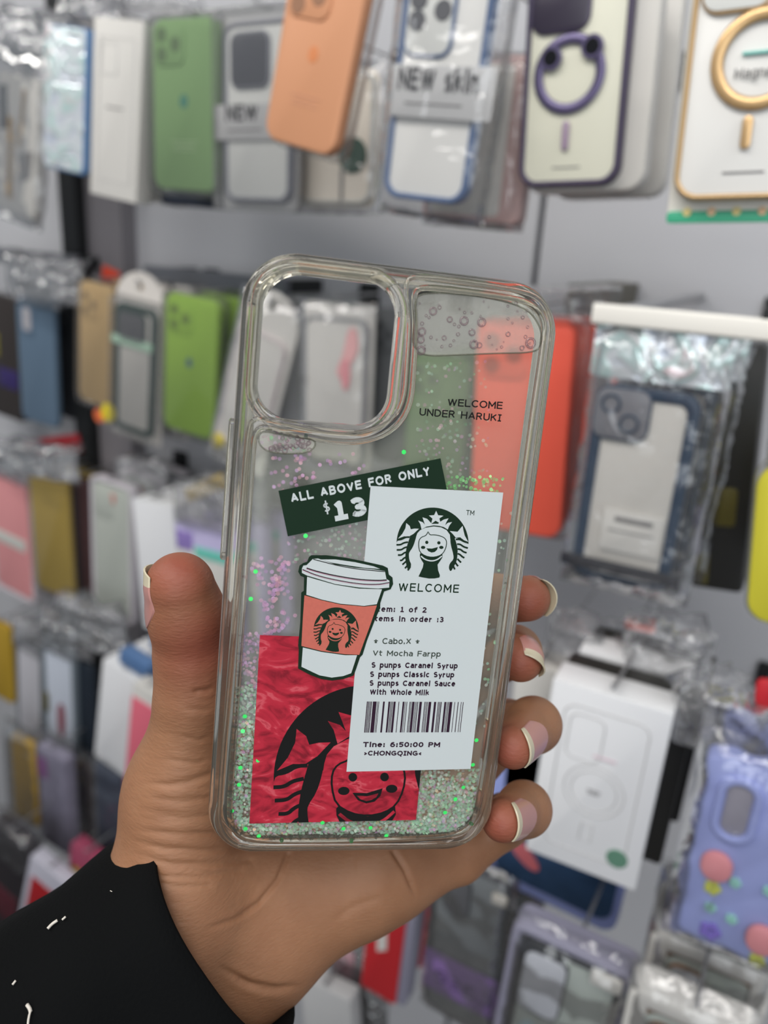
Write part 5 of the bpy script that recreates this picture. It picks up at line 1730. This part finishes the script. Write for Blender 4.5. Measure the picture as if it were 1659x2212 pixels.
for pl, mm in ((((.10, .45), (.30, .40), (.36, .60), (.22, .80), (.10, .70)), col('pale blue leaf', (168, 196, 204))), (((.55, .40), (.72, .30), (.82, .50), (.70, .56)), col('blush petal', (216, 178, 172))),
               (((.38, .55), (.60, .52), (.66, .75), (.45, .80)), col('fern green', (88, 104, 92))), (((.80, .30), (.92, .26), (.92, .52), (.84, .50)), col('lilac petal', (160, 140, 190)))):
    it.poly('printed_leaf', pl, -.0008, mm, sm=2, thick=.0004)
it.slab('white_clip', .70, -.02, 1.0, .05, .002, .001, .004, M_CARD, .0008)
it.bag(-.14, -.08, 1.12, 1.04, -.022, .007, seed=20)
it = Item('phone_case_pack', 'white rimmed pack with a brown edged camera opening in the bottom right corner', 'phone case', (1500, 2192), (1410, 2540), 290, .40, yaw=3)
it.frame('tray', -.02, -.02, 1.02, 1.02, .010, .012, -.02, .002, M_CARD)
framed(it, (128, 96, 70), col('misty back', (176, 184, 178)), th=.03, cam=(.08, .06, .50, .40), lens_col=col('pale plate', (196, 198, 206)), name='bronze', box=(.10, .07, .92, .95))
it.poly('printed_leaf', ((.5, .35), (.7, .3), (.75, .5), (.55, .6)), -.0008, col('fern green', (88, 104, 92)), sm=2, thick=.0004)
it.bag(-.04, -.10, 1.04, 1.03, -.022, .006, seed=21)
it = Item('phone_case_pack', 'red and white pack hanging below the palm', 'phone case', (842, 1930), (815, 2150), 88, .52)
it.slab('pack_body', 0, 0, 1, 1, .003, -.02, 0, col('signal red', (190, 40, 46)), .001)
it.slab('grey_side', .95, .0, 1.25, .98, .003, -.022, -.002, col('lilac tray', (140, 138, 156)), .001)
it.poly('white_mark', ((.30, .38), (.55, .34), (.60, .52), (.35, .58)), .0006, M_CARD)
it = Item('phone_case_box', 'pale grey card beside the dark cuff at the bottom', 'phone case', (700, 2135), (715, 2330), 120, .52)
it.slab('box_body', 0, 0, 1, 1, .003, -.02, 0, M_CARDG, .001)
it = Item('phone_case_pack', 'dark pack with a pink corner between the cuff and the red pack', 'phone case', (765, 2060), (770, 2260), 110, .56)
it.slab('pack_body', 0, 0, 1, 1, .003, -.02, 0, col('dark pack', (52, 46, 44)), .001)
it.slab('pink_corner', .0, .0, .5, .28, .002, -.001, .001, col('pink corner', (206, 120, 136)), .0003)
it.bag(-.1, -.1, 1.1, 1.05, -.024, .006, seed=22, m=M_BAGM)

# ------------------------------------------------------------------ lower rows, left
it = Item('phone_case', 'ochre case at the left edge below the rose pink one', 'phone case', (-5, 1345), (8, 1512), 52, .70)
silicone(it, (180, 146, 50), cam=None, name='ochre')
it = Item('phone_case', 'grey see-through case below the mustard yellow one', 'phone case', (60, 1392), (64, 1600), 66, .68)
framed(it, (104, 110, 116), col('pale grey back', (190, 188, 194)), th=.08, name='grey')
it.bag(-.1, -.22, 1.1, .08, -.016, .005, m=M_BAGM, seed=23, amp=.004, pin=1.2)
it = Item('phone_case_pack', 'clear case with a small dark red print, left of the navy one', 'phone case', (122, 1395), (132, 1640), 74, .66)
framed(it, (120, 130, 138), col('bluish back', (196, 202, 214)), th=.07, name='mist')
it.poly('red_print', ((.42, .5), (.66, .48), (.7, .62), (.6, .8), (.44, .76)), .0, col('dull red print', (140, 84, 96)), sm=2)
it.slab('yellow_mark', .0, .45, .14, .62, .001, 0, .001, col('dull yellow', (92, 84, 30)), .0002)
it.bag(-.08, -.2, 1.08, .08, -.016, .005, m=M_BAGM, seed=24, amp=.004, pin=1.2)
it = Item('phone_case', 'navy black case left of the leaning white box', 'phone case', (176, 1432), (186, 1640), 46, .67)
silicone(it, (34, 42, 52), cam=None, name='navy')
it = Item('phone_case_box', 'leaning plain white box left of the wrist', 'phone case', (268, 1452), (246, 1662), 108, .60)
it.slab('box_body', 0, 0, 1, 1, .002, -.026, 0, col('white box', (226, 226, 228)), .0006)
it.slab('blue_header', .30, -.16, .95, -.03, .003, -.022, -.004, col('blue header', (84, 116, 160)), .001)
it = Item('phone_case_pack', 'white and pink pack partly hidden by the thumb base', 'phone case', (318, 1490), (296, 1725), 70, .58)
it.slab('pack_body', 0, 0, 1, 1, .003, -.02, 0, M_CARD, .001)
it.slab('pink_panel', .0, .12, 1.0, 1.0, .003, -.01, .0008, col('warm pink', (218, 106, 124)), .0006)
it = Item('phone_case', 'long mustard case in the lower left corner pile', 'phone case', (48, 1598), (58, 1775), 66, .62)
silicone(it, (196, 156, 54), cam=None, name='honey')
it.bag(-.3, -.12, 1.1, 1.04, -.016, .005, m=M_BAG, seed=25)
it = Item('phone_case_pack', 'milky lilac pack right of the long mustard case', 'phone case', (108, 1625), (124, 1835), 72, .61)
it.slab('pack_body', 0, 0, 1, 1, .004, -.018, 0, col('milky lilac', (158, 152, 174), vary=.25, vscale=40), .001)
it.slab('magenta_print', .02, .10, .35, .3, .002, -.001, .001, col('magenta print', (160, 100, 160)), .0003)
it.bag(-.08, -.14, 1.08, 1.04, -.022, .005, seed=26)
it = Item('phone_case', 'dark brown case between the lilac pack and the blue bag', 'phone case', (172, 1650), (182, 1850), 54, .655)
silicone(it, (70, 60, 58), cam=None, name='umber')
it.bag(-.08, -.14, 1.1, 1.04, -.016, .005, seed=27)
it = Item('phone_case_pack', 'dark blue shiny bag next to the wrist', 'phone case', (232, 1652), (240, 1880), 74, .60)
it.slab('pack_body', .05, .05, .95, .95, .004, -.018, 0, col('deep blue pack', (56, 64, 84), vary=.4, vscale=50), .001)
it.bag(-.05, -.08, 1.08, 1.04, -.022, .006, m=M_BAG, seed=28, amp=.005)
it = Item('phone_case_pack', 'white pack with a red front above the sleeve', 'phone case', (105, 1880), (62, 2080), 100, .52, yaw=4)
it.slab('pack_body', 0, 0, 1, 1, .003, -.02, 0, col('pale grey pack', (186, 184, 196)), .001)
it.slab('red_front', .14, .16, .92, .66, .002, -.001, .0008, col('deep red', (160, 28, 34)), .0003)
it.slab('pink_print', .18, .78, .80, .92, .002, -.001, .0008, col('pink corner', (206, 120, 136)), .0003)
it = Item('phone_case_pack', 'magenta pack with yellow dots behind the cuff', 'phone case', (186, 1845), (172, 1990), 84, .55)
it.slab('pack_body', 0, 0, 1, 1, .003, -.02, 0, col('magenta pack', (150, 62, 88)), .001)
it.disc('yellow_dot', .25, .35, it.w * .16, 0, .001, col('dull gold', (176, 160, 60)))
it.disc('yellow_dot', .85, .15, it.w * .14, 0, .001, col('dull gold', (176, 160, 60)))
it.slab('white_edge', .0, .62, .8, .76, .001, 0, .001, col('pale rim', (196, 190, 196)), .0002)
it = Item('phone_case_pack', 'black pack in a shiny bag in the lower left corner', 'phone case', (22, 1800), (8, 2040), 100, .54)
it.slab('pack_body', 0, 0, 1, 1, .004, -.02, 0, col('plum black pack', (44, 40, 44)), .002)
it.slab('dark_red_patch', .1, .5, .8, .75, .002, -.001, .0008, col('dull maroon', (84, 36, 46)), .0003)
it.bag(-.08, -.05, 1.1, .22, -.026, .008, m=M_BAG, seed=29, amp=.005, pin=1)

# crumpled bag tops along the top left
for k, (T, B, w, y, lb) in enumerate([((60, 20), (60, 140), 170, .74, 'crumpled grey bag in the upper left corner'), ((190, -40), (190, 50), 120, .70, 'shiny bag top above the holographic box'),
                                      ((330, -50), (330, 22), 190, .66, 'bag top above the sage green case'), ((90, 555), (95, 650), 160, .74, 'white shiny bag top above the slate blue case'),
                                      ((60, 955), (70, 1030), 190, .72, 'crumpled bag top above the rose pink case'), ((190, 1300), (200, 1400), 150, .66, 'white crumpled bag top left of the thumb')]):
    it = Item('plastic_bag', lb, 'bag', T, B, w, y, hook=False)
    it.bag(0, 0, 1, 1, -.02, .012, m=M_BAGM, seed=40 + k, amp=.007, pin=1, name='bag_film')
it = Item('hang_tag', 'dark red paper tag among the bags above the mustard case', 'tag', (105, 945), (115, 985), 120, .75, hook=False)
it.slab('tag_card', 0, 0, 1, 1, .002, -.004, 0, col('dark red tag', (140, 30, 38)), .001)

# horizontal hanging rails fixed to the wall
def rail(label, p0, p1, y, r=.006):
    a, b = at_plane(*p0, y), at_plane(*p1, y)
    o = empty('hanging_rail', label, 'rail', Matrix.Translation(a), 'hanging rails')
    L = b.x - a.x
    mb = MB(); box_mb(0, -.006, -.010, L, .006, .010, mb); mb.build('rail_bar', col('dull rail steel', (128, 130, 136), rough=.35, metal=.6), o)
    for f in (.04, .96):
        box_mb(L * f - .006, .006, -.008, L * f + .006, WALL - y - .001, .008).build('rail_bracket', M_BLACKM, o)
rail('grey steel rail above the lime green case', (318, 590), (620, 612), .78)
rail('dark steel rail left of the black upright above the shiny bags', (-60, 545), (165, 548), .79)
rail('steel rail above the plain white box behind the thumb', (255, 1010), (480, 1060), .80)
by = {i.label: i for i in ITEMS}
for start, n, short in (('slim white box', 1, 'slim white box'), ('sage green', 1, 'sage green case'), ('cream magnetic', 1, 'cream ring case'), ('tan soft', 2, 'tan case'), ('lime green', 2, 'lime green case'),
                        ('round-topped white card', 2, 'round-topped card'), ('blue bumper', 2, 'blue bumper case'), ('rose pink case', 2, 'rose pink case'), ('mustard yellow case', 2, 'mustard yellow case'),
                        ('frosted grey green', 2, 'frosted case'), ('plain white box', 2, 'plain white box'), ('wavy edged', 1, 'wavy lavender case'), ('smoky clear', 2, 'smoky case with violet band'),
                        ('white rimmed pack', 2, 'white rimmed pack'), ('grey see-through', 1, 'grey see-through case'),
                        ('leaning plain', 1, 'leaning white box'), 
                        ('coral red', 1, 'coral red case'), ('olive green', 2, 'olive green case'), ('lilac and white', 2, 'lilac and white pack'),
                        ('red and white', 2, 'red and white pack'), ('bright yellow', 2, 'bright yellow case'), ('white box with a faint', 1, 'white ring-outline box')):
    k = [i for i in ITEMS if i.label.startswith(start)]
    spares(k[0], n, short, max(.05, .0))
for s_, uv in HOOKS:
    peg_hook(s_, uv)
